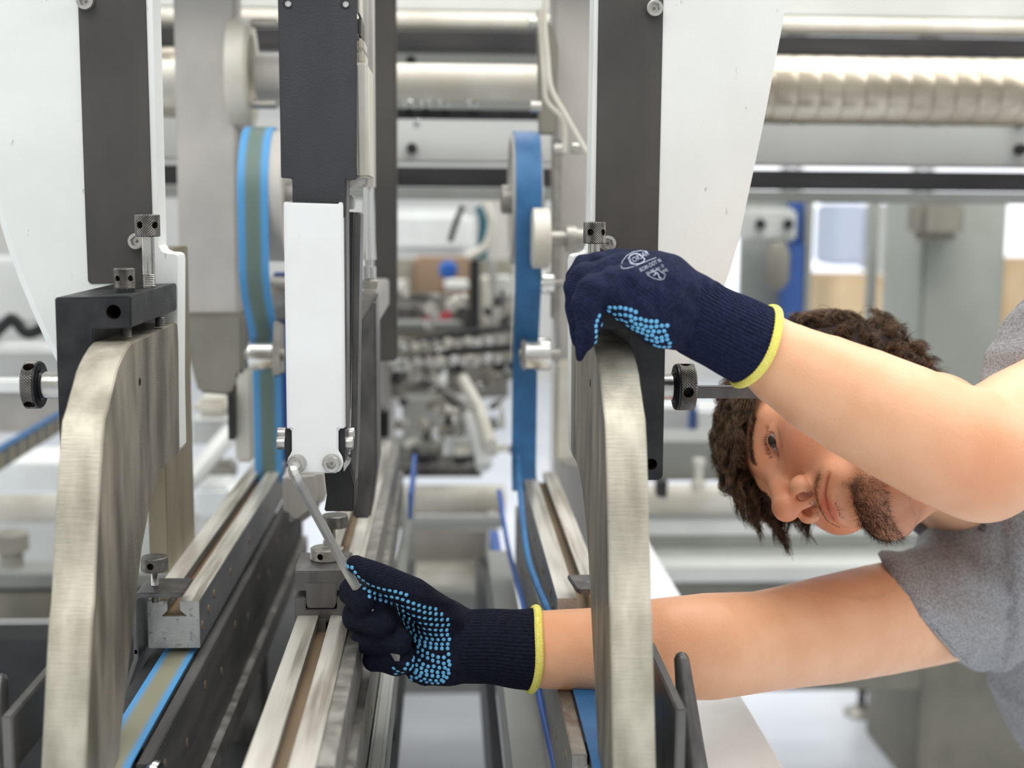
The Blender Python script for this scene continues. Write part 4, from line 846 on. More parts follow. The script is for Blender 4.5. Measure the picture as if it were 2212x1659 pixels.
# --- pose
HM = np.array([[.395, -.814, -.425], [.237, -.357, .904], [-.888, -.458, .052]])   # columns: person's right, face forward, up
_q, _ = np.linalg.qr(HM); HM = _q*np.sign((_q*HM).sum(0))
HC = np.array([.3765, 1.2075, 1.0985]); HS = 1.056
def tl(p): return (p-HC)@HM/HS
def tw(q): return np.asarray(q)*HS@HM.T+HC
def head(p):
    q = tl(p); x, y, z = q.T; ax = np.abs(x); qa = np.stack([ax, y, z], 1); k = .02
    d = s_ell(q, (0, -.012, .038), (.0735, .093, .0755))
    d = smin(d, s_ell(q, (0, .032, -.012), (.062, .060, .078)), .03)
    d = smin(d, s_cap(qa, (.050, .0, -.065), (.012, .070, -.112), .020, .020), .028)
    d = smin(d, s_ell(q, (0, .073, -.116), (.022, .017, .016)), .02)
    d = smin(d, s_ell(qa, (.040, .058, -.030), (.022, .022, .020)), .022)
    d = smin(d, s_cap(qa, (.010, .082, .020), (.045, .066, .017), .0105, .008), .014)
    d = smin(d, s_ell(q, (0, .080, -.072), (.030, .020, .024)), .016)
    d = smax(d, -s_ell(qa, (.033, .098, -.001), (.017, .019, .012)), .012)
    # nose
    d = smin(d, s_cap(q, (0, .085, .008), (0, .111, -.035), .0078, .0105), .009)
    d = smin(d, s_ell(q, (0, .1145, -.041), (.0118, .0118, .0108)), .006)
    d = smin(d, s_ell(qa, (.0142, .098, -.047), (.0080, .0110, .0092)), .005)
    d = smin(d, s_cap(q, (0, .108, -.050), (0, .092, -.058), .0035, .004), .004)
    d = smax(d, -s_cap(qa, (.0082, .108, -.064), (.0080, .101, -.046), .0050, .0036), .0015)
    d = smax(d, -s_cap(qa, (.0215, .089, -.044), (.0185, .094, -.055), .0015, .0012), .004)
    # lips
    zz = .0012*np.cos(x*170); lip = s_cap(qa, (0, .0965, -.0705), (.013, .0945, -.0695), .0048, .0042); lip = np.minimum(lip, s_cap(qa, (.013, .0945, -.0695), (.0255, .0845, -.0745), .0042, .0018))
    lo_ = np.minimum(s_cap(qa, (0, .0955, -.0815), (.011, .0935, -.0810), .0056, .005), s_cap(qa, (.011, .0935, -.081), (.0245, .0845, -.0760), .005, .0018))
    d = smin(d, lip, .004); d = smin(d, lo_, .004)
    d = smax(d, -(np.minimum(s_cap(qa, (0, .1020, -.0762), (.014, .0992, -.0752), .0016), s_cap(qa, (.014, .0992, -.0752), (.0285, .0880, -.0758), .0016, .0012))), .0018)
    d = smax(d, -s_cap(qa, (0, .1010, -.0935), (.014, .096, -.0925), .0035), .012)
    d = smax(d, -s_cap(q, (0, .104, -.0600), (0, .1015, -.0640), .0016), .004)
    # lids over the eyeball, with the opening
    lid = s_ell(qa, (.0315, .0705, .0), (.0145, .0142, .0140))
    d = smin(d, lid, .004)
    op = s_ell(qa, (.0318, .0860, -.0008+.0), (.0145, .012, .0058))
    d = smax(d, -op, .0012)
    d = smax(d, -s_cap(qa, (.021, .0838, .0088), (.043, .0765, .0072), .0010), .003)
    # ear
    e = s_ell(qa, (.071, .0, -.030), (.008, .015, .026)); e = smax(e, -s_ell(qa, (.0795, .002, -.028), (.006, .009, .016)), .004)
    d = smin(d, e, .006)
    return d*HS
neckA = tw((0, -.022, -.075)); NB = np.array(P(2085, 1062, 1.40)); NB2 = np.array(P(2200, 1090, 1.43))
V = lambda x, y, Y: np.array(P(x, y, Y))
RA = [(V(1040, 1398, 1.072), .028), (V(1150, 1402, 1.075), .0315), (V(1290, 1404, 1.076), .0352), (V(1360, 1404, 1.078), .0392), (V(1430, 1402, 1.08), .0425), (V(1530, 1396, 1.09), .0450), (V(1640, 1386, 1.12), .0436), (V(1700, 1376, 1.14), .0452), (V(1790, 1360, 1.18), .0494), (V(1900, 1338, 1.24), .0535), (V(2000, 1318, 1.30), .056), (V(2110, 1292, 1.37), .060)]
LA = [(V(1545, 705, .985), .019), (V(1600, 732, .988), .0235), (V(1650, 757, .99), .0285), (V(1700, 790, .99), .0325), (V(1780, 833, .985), .0385), (V(1860, 872, .98), .0425), (V(1950, 915, .975), .0455), (V(2040, 958, .97), .0475), (V(2125, 980, .975), .0475), (V(2225, 938, 1.02), .055), (V(2330, 880, 1.10), .057), (V(2420, 810, 1.25), .060)]
TA, TBm, TC = V(2245, 1140, 1.45), V(2405, 1430, 1.46), V(2560, 1720, 1.48)
def body(p):
    r0 = np.sqrt(((p-HC)**2).sum(1)); d = r0-.10; m = r0 < .20
    if m.any(): d[m] = head(p[m])
    nk = s_cap(p, neckA, NB, .053, .055); d = smin(d, nk, .035*.6)
    t = smin(s_cap(p, RA[-1][0], LA[-1][0], .055, .055), s_cap(p, TA, TBm, .098, .11), .05); t = smin(t, s_cap(p, TBm, TC, .11, .115), .03)
    t = smin(t, s_cap(p, NB, NB2, .055, .065), .02)
    d = smin(d, t, .02)
    r = chain(p, RA)
    l = chain(p, LA); l = smin(l, s_ell(p, V(2118, 1030, .968), (.032, .030, .030)), .02)
    d = np.minimum(d, smin(r, t, .03)) if True else d
    return np.minimum(d, l)
skin = mat('skin', (226, 170, 130), (234, 182, 144), .46, 0, (26, 26, 26), .28, (420, 420, 420), attr='tint', sss=.12, detail=5)
ploc = np.array([TC[0], TC[1], 0.0]); 
man = bpy.data.objects.new('person', None); 
allc = np.array([r[0] for r in RA+LA]+[HC, TC]); lo = allc.min(0)-.13; hi = allc.max(0)+.13; lo[2] = TC[2]-.13
loc = (float(TC[0]), float(TC[1]), float(TC[2]-.12))
bpy.data.objects.remove(man)
bv1, bq1 = surfnet(body, lo, hi, .0034); bv2, bq2 = surfnet(body, HC-.185, HC+.185, .0015)
RS = .158; r1_ = ((bv1[bq1].mean(1)-HC)**2).sum(1) > (RS-.002)**2; r2_ = ((bv2[bq2].mean(1)-HC)**2).sum(1) < (RS+.001)**2
bq1 = bq1[r1_]; bq2 = bq2[r2_]; bv = np.concatenate([bv1, bv2]); bq = np.concatenate([bq1, bq2+len(bv1)]); us = np.unique(bq); rm = np.full(len(bv), -1); rm[us] = np.arange(len(us)); bv = bv[us]; bq = rm[bq]
_sn = surfnet; surfnet = lambda *a, **k: (bv, bq)
man, bv, bq = organic('person', body, lo, hi, .0030, skin, None, loc); surfnet = _sn
tag(man, 'young man in grey t-shirt and navy gloves leaning in sideways with a hex key', 'person')
# tint: lips, cheeks, stubble, nose, elbow; also shade on the head and mouth line
me = man.data; q = tl(bv); x, y, z = q.T; ax = np.abs(x); col = np.ones((len(bv), 4)); col[:, :3] = (1, 1, 1)
def blend(w, c): 
    w = np.clip(w, 0, 1)[:, None]; col[:, :3] = col[:, :3]*(1-w)+np.array(c)*w
def g3(c, r): return np.exp(-(((np.stack([ax, y, z], 1)-np.array(c))/np.array(r))**2).sum(1))
inh = ((q**2).sum(1) < .165**2)
inh[inh] = np.abs(head(bv[inh])) < .003
blend(inh*.8, (.88, .71, .67))  # whole head pinker and darker: the arm's shade is put into the tint
blend(g3((.04, .07, -.03), (.025, .03, .022))*.55*inh, (1.0, .66, .62))
blend(g3((0, .112, -.042), (.014, .014, .014))*.7*inh, (1.0, .62, .56))
blend(g3((.032, .08, 0), (.02, .02, .012))*.55*inh, (.86, .60, .58))
lipw = np.exp(-np.maximum(0, s_cap(np.stack([ax, y, z], 1), (0, .097, -.0762), (.022, .088, -.0757), .0082, .003))/.0014)
blend(lipw*.95*inh*(y > .08), (.80, .40, .40))
blend(np.exp(-((z+.0615+ax*.10)/.0042)**2)*np.clip((.030-ax)/.006, 0, 1)*inh*(y > .075)*(.35+.4*np.clip(ax/.02, 0, 1)), (.46, .37, .33))
blend(np.exp(-((z+.0765)/.0013)**2)*np.clip((.029-ax)/.004, 0, 1)*inh*(y > .08)*.8, (.42, .22, .22))  # dark line between the lips, crease shade painted into the tint
brd = inh*np.clip((-.090-z)/.012, 0, 1)*np.clip((y-.035)/.02, 0, 1)*np.clip((.040-ax)/.014, 0, 1); blend(brd*.45, (.42, .33, .30))
for c, rr, cc in ((V(2118, 1010, .93), .035, (1.0, .80, .74)), (V(1400, 1320, 1.05), .06, (1.02, .88, .80)), (V(1190, 1340, 1.05), .03, (1, .82, .68))):
    w = np.exp(-((bv-c)**2).sum(1)/rr**2); blend(w*.8*(~inh), cc)
at = me.color_attributes.new('tint', 'FLOAT_COLOR', 'POINT'); at.data.foreach_set('color', col.astype(np.float32).ravel())
bvh_body = BVHTree.FromPolygons([tuple(v) for v in bv], [tuple(int(i) for i in f) for f in bq]) if False else None
# --- eyes
for s in (-1, 1):
    c = Vector(tw((s*.0315, .0705, 0))); dirv = Vector((HM @ np.array([-.30, 1.0, -.02]))).normalized()
    e = MB().lathe(c-dirv*.0132, dirv, [(.0132*(1-math.cos(t)), max(1e-5, .0132*math.sin(t))) for t in np.linspace(0, math.pi-.46, 24)]+[(.0132*(1+math.cos(.44)), .0054)], 40).build('eye', mat('eye_white', (176, 160, 154), None, .2, coat=.3) if s < 0 else bpy.data.materials['eye_white'], man)
    k = c+dirv*.0118
    MB().lathe(k, dirv, [(0, .0058), (.0005, .0056), (.0010, .0044), (.00115, .0022), (.0012, .0001)], 32).build('iris', mat('iris_brown', (42, 28, 22), (64, 44, 32), .1, 0, (400, 400, 400), coat=1) if s < 0 else bpy.data.materials['iris_brown'], e)
    MB().lathe(k+dirv*.0011, dirv, [(0, .0023), (.0002, .0022), (.0003, .0001)], 24).build('pupil', M['rubber'], e)
# --- hair of all kinds as thin tapering strands
def strands(name, roots, dirs, length, m, parent, r0, nseg, bend, curl=0, cf=3, sd=3, label=None, kind='stuff'):
    n = len(roots); rng = np.random.default_rng(3); length = np.broadcast_to(length, (n,)); P0 = roots.copy(); D = dirs/np.linalg.norm(dirs, axis=1)[:, None]
    A = rng.normal(size=(n, 3)); A -= D*(A*D).sum(1)[:, None]; A /= np.linalg.norm(A, axis=1)[:, None]; Bv = np.cross(D, A); ph = rng.uniform(0, 6.28, n)
    V_ = np.zeros((n, nseg+1, sd, 3)); cur = P0; d = D.copy(); step = (length/nseg)[:, None]
    for j in range(nseg+1):
        t = j/nseg; off = (np.cos(ph+t*cf*3)[:, None]*A+np.sin(ph+t*cf*3)[:, None]*Bv)*curl*t; r = r0*(1-.85*t**1.5)
        for k in range(sd):
            th = 6.283*k/sd; V_[:, j, k] = cur+off+(A*math.cos(th)+Bv*math.sin(th))*r
        d = d+bend(cur, d, t); d /= np.linalg.norm(d, axis=1)[:, None]; cur = cur+d*step
    S_ = (nseg+1)*sd; base = (np.arange(n)*S_)[:, None]; loc_f = []
    for j in range(nseg):
        for k in range(sd): loc_f.append((j*sd+k, j*sd+(k+1) % sd, (j+1)*sd+(k+1) % sd, (j+1)*sd+k))
    fq = (np.array(loc_f)[None]+base[:, :, None]).reshape(-1, 4); v = V_.reshape(-1, 3); lc = np.array(LOC[parent.name])
    me = bpy.data.meshes.new(name); me.vertices.add(len(v)); me.vertices.foreach_set('co', (v-lc).astype(np.float32).ravel())
    me.loops.add(4*len(fq)); me.loops.foreach_set('vertex_index', fq.ravel().astype(np.int32)); me.polygons.add(len(fq))
    me.polygons.foreach_set('loop_start', np.arange(0, 4*len(fq), 4, dtype=np.int32)); me.polygons.foreach_set('loop_total', np.full(len(fq), 4, dtype=np.int32))
    me.polygons.foreach_set('use_smooth', np.ones(len(fq), bool)); me.update(calc_edges=True); me.materials.append(m)
    o = bpy.data.objects.new(name, me); link(o, parent, tuple(lc))
    if kind: o['kind'] = kind
    if label: o['label'] = label
    return o
hairm = mat('brown_hair', (44, 32, 24), (122, 94, 68), .48, 0, (160, 160, 160), spec=.3)
hairdark = mat('dark_hair', (34, 26, 22), (52, 40, 32), .8, 0, (140, 140, 140), spec=.12)
rng = np.random.default_rng(5)
# points of the skin around the head, with normals from the field
def grad(f, p, e=.0006):
    g = np.stack([f(p+np.eye(3)[i]*e)-f(p-np.eye(3)[i]*e) for i in range(3)], 1); return g/np.linalg.norm(g, axis=1)[:, None]
hv = q[inh & (z > -.14)]; hw = bv[inh & (z > -.14)]
def hairmask(h):
    x, y, z = h.T; a = np.abs(x)
    front = (z > .040+.15*np.clip(y-.07, 0, 1)) & (y > .02)
    side = (y <= .02) & (z > -.01+.9*np.clip(y+.04, 0, .1))
    back = (y < -.045) & (z > -.062)
    return front | side | back | ((a > .050) & (z > -.035+.5*np.clip(y, 0, 1)) & (y <= .035))
hm = hairmask(hv); hr = hw[hm]; hl = hv[hm]
# hair cap: dark volume under the strands
def capf(p):
    h = tl(p); x, y, z = h.T
    d = s_ell(h, (0, -.013, .041), (.077, .0965, .079))
    cutf = np.minimum((z-.058-.35*np.clip(y-.03, 0, 1)), 1); reg = np.where(y > .02, z-.046, np.where(y < -.045, z+.060, z-.060*(y+.045)/.065*2.0+.06*(1-(y+.045)/.065)))
    lump = .0022*np.sin(x*190+y*90)*np.sin(y*170-z*110)*np.sin(z*150+x*60)
    return smax(d-.002+lump, -reg*.7, .01)*HS
cap, _, _ = organic('hair', capf, HC-.16, HC+.16, .0032, hairdark, man, LOC['person'], 'short wavy dark brown hair')
fwd, up_, rgt = HM[:, 1], HM[:, 2], HM[:, 0]
grav = np.array([-.10, -.05, -1.0])
def skull(p): return s_ell(tl(p), (0, -.013, .041), (.077, .0965, .079))*HS
def clumps(name, roots, hloc, ng, n, Lf, dirf, bendf, r0, curl, turns, nseg=10, conv=.72, seed=4, mt=None):
    rng = np.random.default_rng(seed); gi = rng.choice(len(roots), ng); G = roots[gi]; Gl = hloc[gi]; nn = grad(skull, G); d = dirf(G, Gl, nn, rng); d /= np.linalg.norm(d, axis=1)[:, None]
    L = Lf(Gl, rng)[:, None]; cur = G.copy(); C_ = [cur.copy()]; Dn = [d.copy()]
    for j in range(nseg):
        dd = skull(cur); nn = grad(skull, cur); t = (j+1)/nseg; d = d+bendf(cur, d, t, dd, nn); d /= np.linalg.norm(d, axis=1)[:, None]; cur = cur+d*L/nseg; C_.append(cur.copy()); Dn.append(d.copy())
    C_ = np.stack(C_, 1); Dn = np.stack(Dn, 1); A = np.cross(Dn, grav); A /= np.linalg.norm(A, axis=2)[:, :, None]+1e-9; Bq = np.cross(Dn, A); tt = np.linspace(0, 1, nseg+1)[None, :, None]; ph = rng.uniform(0, 6.28, ng)[:, None, None]; tn = (turns*rng.uniform(.6, 1.4, ng))[:, None, None]
    C_ = C_+curl*tt**.8*(A*np.sin(ph+tt*tn*6.28)+Bq*np.cos(ph+tt*tn*6.28))-curl*0
    ci = rng.choice(len(roots), n); R_ = roots[ci]; near = np.zeros(n, int)
    for s0 in range(0, n, 1500): near[s0:s0+1500] = ((R_[s0:s0+1500, None]-G[None])**2).sum(2).argmin(1)
    off = (R_-G[near])[:, None]; lf = rng.uniform(.72, 1.05, n)[:, None, None]; X = C_[near]; ts = tt*lf*nseg; i0 = np.clip(ts.astype(int), 0, nseg-1); fr = ts-i0
    ar = np.arange(n)[:, None]; i0 = i0[:, :, 0]; X = X[ar, i0]*(1-fr)+X[ar, np.minimum(i0+1, nseg)]*fr
    wob = rng.normal(size=(n, 1, 3))*.0016*tt+rng.normal(size=(n, 1, 3))*.0012*np.sin(tt*7+ph[near])
    X = X+off*(1-conv*tt)+wob; D = np.gradient(X, axis=1); D /= np.linalg.norm(D, axis=2)[:, :, None]+1e-9
    A = np.cross(D, rng.normal(size=(n, 1, 3))); A /= np.linalg.norm(A, axis=2)[:, :, None]+1e-9; Bq = np.cross(D, A); sd = 3; rr = (r0*(1-.8*tt**2))
    V_ = np.stack([X+(A*math.cos(6.283*k/sd)+Bq*math.sin(6.283*k/sd))*rr for k in range(sd)], 2); Sn = (nseg+1)*sd; base = np.arange(n)*Sn
    lf_ = np.array([(j*sd+k, j*sd+(k+1) % sd, (j+1)*sd+(k+1) % sd, (j+1)*sd+k) for j in range(nseg) for k in range(sd)]); fq = (lf_[None]+base[:, None, None]).reshape(-1, 4); v = V_.reshape(-1, 3); lc = np.array(LOC['person'])
    me = bpy.data.meshes.new(name); me.vertices.add(len(v)); me.vertices.foreach_set('co', (v-lc).astype(np.float32).ravel()); me.loops.add(4*len(fq)); me.loops.foreach_set('vertex_index', fq.ravel().astype(np.int32)); me.polygons.add(len(fq))
    me.polygons.foreach_set('loop_start', np.arange(0, 4*len(fq), 4, dtype=np.int32)); me.polygons.foreach_set('loop_total', np.full(len(fq), 4, dtype=np.int32)); me.polygons.foreach_set('use_smooth', np.ones(len(fq), bool)); me.update(calc_edges=True)
    me.materials.append(mt or hairm); o = bpy.data.objects.new(name, me); link(o, cap, tuple(lc)); o['kind'] = 'stuff'; return o
def dir_top(G, Gl, nn, rng):
    y, z = Gl[:, 1], Gl[:, 2]; top = (z > .04)[:, None]
    d = np.where(top, fwd*1.0+rgt*(Gl[:, 0]*6)[:, None]+up_*.1, -up_*.9-fwd*.35); d = d-nn*(d*nn).sum(1)[:, None]
    return d+nn*.36+rng.normal(size=G.shape)*.26
def bend_top(cur, d, t, dd, nn):
    return nn*(np.clip(.007-dd, -.02, .01)*34)[:, None]+grav*.06+np.cross(d, up_)*.05
clumps('hair_strands', hr, hl, 520, 13000, lambda l, r: np.where(l[:, 2] > .04, r.uniform(.032, .052, len(l)), r.uniform(.014, .022, len(l))), dir_top, bend_top, .00040, .0036, 1.3)
fm = (hl[:, 1] > .03) & (hl[:, 2] > .040)
def dir_fr(G, Gl, nn, rng): return nn*.55+fwd*.35-up_*.25+grav*.45+rgt*(Gl[:, 0]*3)[:, None]+rng.normal(size=G.shape)*.18
def bend_fr(cur, d, t, dd, nn): return nn*(np.clip(.009-dd, -.012, .01)*22)[:, None]*(1-t*.5)+grav*.13-up_*.07
clumps('fringe_strands', hr[fm], hl[fm], 130, 4200, lambda l, r: r.uniform(.034, .062, len(l)), dir_fr, bend_fr, .00042, .0035, 1.0, seed=8)
# eyebrows, lashes, beard, moustache
def onhead(L):
    L = np.asarray(L, float); p = tw(L)
    for _ in range(12): p = p-grad(head, p)*head(p)[:, None]
    return p
beardm = mat('beard_hair', (66, 48, 40), (98, 74, 60), .55, 0, (140, 140, 140), spec=.2)
n = 620; s = rng.choice([-1, 1], n); t = rng.uniform(0, 1, n); bl_ = np.stack([s*(.014+.034*t), .095-.022*t**1.5, .0175+.0065*np.sin(t*2.4)+rng.normal(size=n)*.0019*(1-.5*t)], 1); rp = onhead(bl_)
dd = grad(head, rp)*.16+(s[:, None]*rgt)*1.0+up_*(.35-.6*t)[:, None]+rng.normal(size=(n, 3))*.07
strands('eyebrows', rp, dd, rng.uniform(.005, .008, n), beardm, man, .00016, 4, lambda c, d, t: 0*d, label='dark brown eyebrows')
n = 120; s = rng.choice([-1, 1], n); t = rng.uniform(-1, 1, n); upn = rng.choice([1, -1], n, p=[.7, .3]); rp = onhead(np.stack([s*(.0318+.0125*t), .0855-.002*t-.004*t*t, upn*(.0046*(1-t*t*.8))-.0008], 1))
dd = fwd*.8+up_*(upn*.55)[:, None]+(s[:, None]*rgt)*(t*.4)[:, None]; strands('eyelashes', rp, dd, rng.uniform(.003, .005, n), hairdark, man, .00014, 4, lambda c, d, tt: up_*(upn*.12)[:, None])
n = 3600; a = rng.uniform(-1, 1, n); tt = rng.uniform(0, 1, n)
L = np.stack([a*.034, .100-.020*a*a-.028*np.clip(tt-.5, 0, 1), -.095-.040*tt+.012*a*a], 1); keep = (np.abs(a)+.35*np.abs(tt-.5) < .95) & ~((tt < .2) & (rng.uniform(0, 1, n) < .6)); L = L[keep]
rp = onhead(L); dd = grad(head, rp)*.5-up_*.75+rng.normal(size=(len(rp), 3))*.38
strands('beard', rp, dd, rng.uniform(.004, .009, len(rp)), beardm, man, .00010, 4, lambda c, d, t: rng.normal(size=d.shape)*.12, label='short dark chin beard')
n = 620; a = rng.uniform(-1, 1, n); rp = onhead(np.stack([a*.026, .102-.012*a*a, -.0610-.004*np.abs(a)+rng.normal(size=n)*.0030], 1)); dd = grad(head, rp)*.4-up_*.7+rgt*(a*.4)[:, None]+rng.normal(size=(n, 3))*.2
strands('moustache', rp, dd, rng.uniform(.0015, .003, n), beardm, man, .0001, 3, lambda c, d, t: 0*d)
n = 70; a = rng.uniform(-1, 1, n); rp = onhead(np.stack([a*.008, np.full(n, .1), -.0925+rng.normal(size=n)*.002], 1)); dd = grad(head, rp)*.4-up_*.8+rng.normal(size=(n, 3))*.2
strands('soul_patch', rp, dd, rng.uniform(.0015, .003, n), beardm, man, .0001, 3, lambda c, d, t: 0*d)
# --- shirt
shm = mat('heather_grey_jersey', (128, 128, 130), (168, 168, 170), .85, 0, (520, 190, 520), .5, (1300, 1300, 1300), lo=.36, hi=.64, detail=6)
hA, hB = V(1893, 1208, 1.22), V(2067, 1420, 1.26)      # right sleeve hem, its two visible ends
adir = RA[-1][0]-RA[-3][0]; adir /= np.linalg.norm(adir)
hdir = (hB-hA)/np.linalg.norm(hB-hA); hn = np.cross(hdir, np.array([.15, 1.0, .1])); hn /= np.linalg.norm(hn); hn *= np.sign(hn@adir)
lA, lB = V(2142, 778, 1.10), V(2240, 728, 1.02); ldir = LA[-1][0]-LA[-3][0]; ldir /= np.linalg.norm(ldir)
ln_ = np.cross((lB-lA)/np.linalg.norm(lB-lA), np.array([.0, 1.0, -.3])); ln_ /= np.linalg.norm(ln_); ln_ *= np.sign(ln_@ldir)
SR = [(V(1890, 1335, 1.24), .058), (V(2010, 1312, 1.30), .064), (V(2110, 1280, 1.37), .074)]
SL = [(V(2265, 790, 1.14), .062), (V(2340, 780, 1.20), .070), (V(2420, 800, 1.25), .078)]
XF0, ZF0 = V(2123, 1130, 1.33)[[0, 2]]; XF1, ZF1 = V(2148, 1590, 1.36)[[0, 2]]
def shirt(p):
    t = s_cap(p, RA[-1][0], LA[-1][0], .072, .074)
    t = smin(t, s_cap(p, TA, TBm, .116, .132), .05); t = smin(t, s_cap(p, TBm, TC, .132, .142), .03)
    t = smin(t, s_ell(p, V(2125, 1115, 1.42), (.068, .08, .066)), .03)
    r = chain(p, SR); r = smax(r, -((p-hA)@hn), .003); l = chain(p, SL); l = smax(l, -((p-V(2172, 770, 1.13))@ln_), .003)
    d = smin(t, r, .022); d = smin(d, l, .03)
    s1 = (p-hA)@adir; u = p[:, 0]*60+p[:, 2]*38; w = p[:, 2]*90-p[:, 0]*20
    d = d+.0030*np.sin(u*1.3+2*np.sin(w*.35))*np.sin(w*.22+1)+.0012*np.sin(u*3.1+1.7*np.sin(w*.8))
    x0 = XF0+(XF1-XF0)*(p[:, 2]-ZF0)/(ZF1-ZF0); m = (p[:, 1] < 1.45)
    d = d-np.where(m, .0035/(1+np.exp(-(p[:, 0]-x0)/.0012)), 0)+np.where(m, .003*np.exp(-((p[:, 0]-x0+.003)/.003)**2), 0)
    x1 = x0-.045-.02*(p[:, 2]-ZF0); return d+np.where(m, .0012*np.exp(-((p[:, 0]-x1)/.0022)**2), 0)
lo = np.array([hA[0]-.05, .98, TC[2]-.15]); hi = np.array([TC[0]+.15, 1.72, LA[-1][0][2]+.13])
sh_o, sv, sq_ = organic('t_shirt', shirt, lo, hi, .0045, shm, man, LOC['person'], 'heather grey t-shirt')
# sleeve hems and collar as rolled edges
def hemloop(pl, n_, seedpts, rad, nm, off=0):
    c = np.mean([s_[0] for s_ in seedpts[:2]], 0); c = c-n_*((c-pl)@n_); a = np.cross(n_, [0, 0, 1]); a /= np.linalg.norm(a); b = np.cross(n_, a); pts = []
    for th in np.linspace(0, 2*math.pi, 72, endpoint=False):
        dv = a*math.cos(th)+b*math.sin(th); ts = np.linspace(.02, .14, 90); vals = shirt(c+n_*.004+ts[:, None]*dv); k = np.argmax(vals > 0); t = ts[k] if vals.max() > 0 else .06
        pts.append(c+n_*.003+dv*(t-.001))
    pts = np.array(pts); 
    for _ in range(3): pts = (pts+np.roll(pts, 1, 0)+np.roll(pts, -1, 0))/3
    return MB().tube([tuple(p_) for p_ in pts], rad, 8, closed=True).build(nm, shm, sh_o)
hemloop(hA, hn, SR, .0014, 'sleeve_hem'); 
cax = (NB-neckA)/np.linalg.norm(NB-neckA)
ca = np.cross(cax, [0, 0, 1]); ca /= np.linalg.norm(ca); cb_ = np.cross(cax, ca); cc_ = V(2052, 1046, 1.385)
pts = [tuple(cc_+(ca*math.cos(t)+cb_*math.sin(t))*.058) for t in np.linspace(0, 6.283, 48, endpoint=False)]
MB().tube(pts, .006, 10, closed=True).build('collar', mat('collar_rib', (96, 96, 98), (120, 120, 122), .85, 0, (300, 300, 300)), sh_o)

def text_mesh(txt, size=1.0, sub=0):
    c = bpy.data.curves.new('t', 'FONT'); c.body = txt; c.size = size; c.align_x = 'CENTER'; c.align_y = 'CENTER'; c.resolution_u = 3
    o = bpy.data.objects.new('t', c); COL.objects.link(o); dg = bpy.context.evaluated_depsgraph_get(); dg.update(); me = bpy.data.meshes.new_from_object(o.evaluated_get(dg))
    bm = bmesh.new(); bm.from_mesh(me); bmesh.ops.triangulate(bm, faces=bm.faces)
    for _ in range(sub): bmesh.ops.subdivide_edges(bm, edges=[e for e in bm.edges if e.calc_length() > size*.18], cuts=1); bmesh.ops.triangulate(bm, faces=bm.faces)
    v = [(x.co.x, x.co.y) for x in bm.verts]; f = [[q_.index for q_ in p_.verts] for p_ in bm.faces]; bm.free(); bpy.data.objects.remove(o); return v, f
def print_on(bvh, v2, faces, mp, lift, name, m, parent, label=None):
    """lay flat print onto a surface: mp maps a letter point to the photo pixel it is read at; the point is dropped onto the cloth there"""
    pts = []; good = []
    for p_ in v2:
        x, y = mp(*p_); d = Vector(ray(x, y)); h = bvh.ray_cast(Vector(CC), d)
        good.append(h[0] is not None and h[0].y < 1.6); pts.append(tuple(h[0]+(-d)*lift) if good[-1] else (0, 0, 0))
    f = [q_ for q_ in faces if all(good[i] for i in q_)]
    used = sorted({i for q_ in f for i in q_}); ix = {k: i for i, k in enumerate(used)}
    if not f: return None
    return MB().add([pts[k] for k in used], [tuple(ix[i] for i in q_) for q_ in f]).build(name, m, parent, smooth=0, label=label)
def bvh_of(v, f): return BVHTree.FromPolygons(v.tolist(), f.tolist())
bs_ = bvh_of(sv, sq_); tv, tf = text_mesh('EN', 1, 1)
print_on(bs_, tv, tf, lambda a, b: (2124+a*math.cos(-1.15)*22+b*math.sin(-1.15)*22*1, 1135+a*math.sin(-1.15)*22-b*math.cos(-1.15)*22), .0006, 'printed_letters', M['rubber'], sh_o, 'black printed letters')
# ================================================================== the gloves
def knit(name, c1, c2):
    m = mat(name, c1, c2, .85, 0, (300, 300, 300), 0); nt = m.node_tree; N = nt.nodes; L = nt.links
    tc = N.new('ShaderNodeTexCoord'); nz = N.new('ShaderNodeTexNoise'); nz.inputs['Scale'].default_value = 22; L.new(tc.outputs['Object'], nz.inputs['Vector'])
    mx = N.new('ShaderNodeMix'); mx.data_type = 'VECTOR'; mx.inputs[0].default_value = .012; L.new(tc.outputs['Object'], mx.inputs[4]); L.new(nz.outputs['Color'], mx.inputs[5])
    w = N.new('ShaderNodeTexWave'); w.inputs['Scale'].default_value = 210; w.bands_direction = 'DIAGONAL' if 'upper' in name else 'Z'; w.inputs['Distortion'].default_value = 1.2; L.new(mx.outputs[1], w.inputs['Vector'])
    n2 = N.new('ShaderNodeTexNoise'); n2.inputs['Scale'].default_value = 1600; L.new(tc.outputs['Object'], n2.inputs['Vector'])
    ad = N.new('ShaderNodeMath'); ad.operation = 'ADD'; L.new(w.outputs[1], ad.inputs[0]); L.new(n2.outputs[0], ad.inputs[1])
    bp = N.new('ShaderNodeBump'); bp.inputs['Strength'].default_value = .55; bp.inputs['Distance'].default_value = .0007; L.new(ad.outputs[0], bp.inputs['Height']); L.new(bp.outputs[0], N['Principled BSDF'].inputs['Normal'])
    N['Principled BSDF'].inputs['Specular IOR Level'].default_value = .15; return m
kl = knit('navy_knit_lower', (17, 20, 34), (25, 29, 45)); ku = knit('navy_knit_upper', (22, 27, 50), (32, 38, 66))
dotm = mat('blue_pvc_dots', (96, 176, 222), (112, 190, 232), .35, 0, (200, 200, 200)); yel = mat('yellow_cuff_yarn', (232, 220, 92), (244, 236, 132), .8, 0, (500, 500, 500), .5, (900, 900, 900))
prt = mat('grey_print', (150, 158, 176), (176, 184, 198), .7, 0, (300, 300, 300))
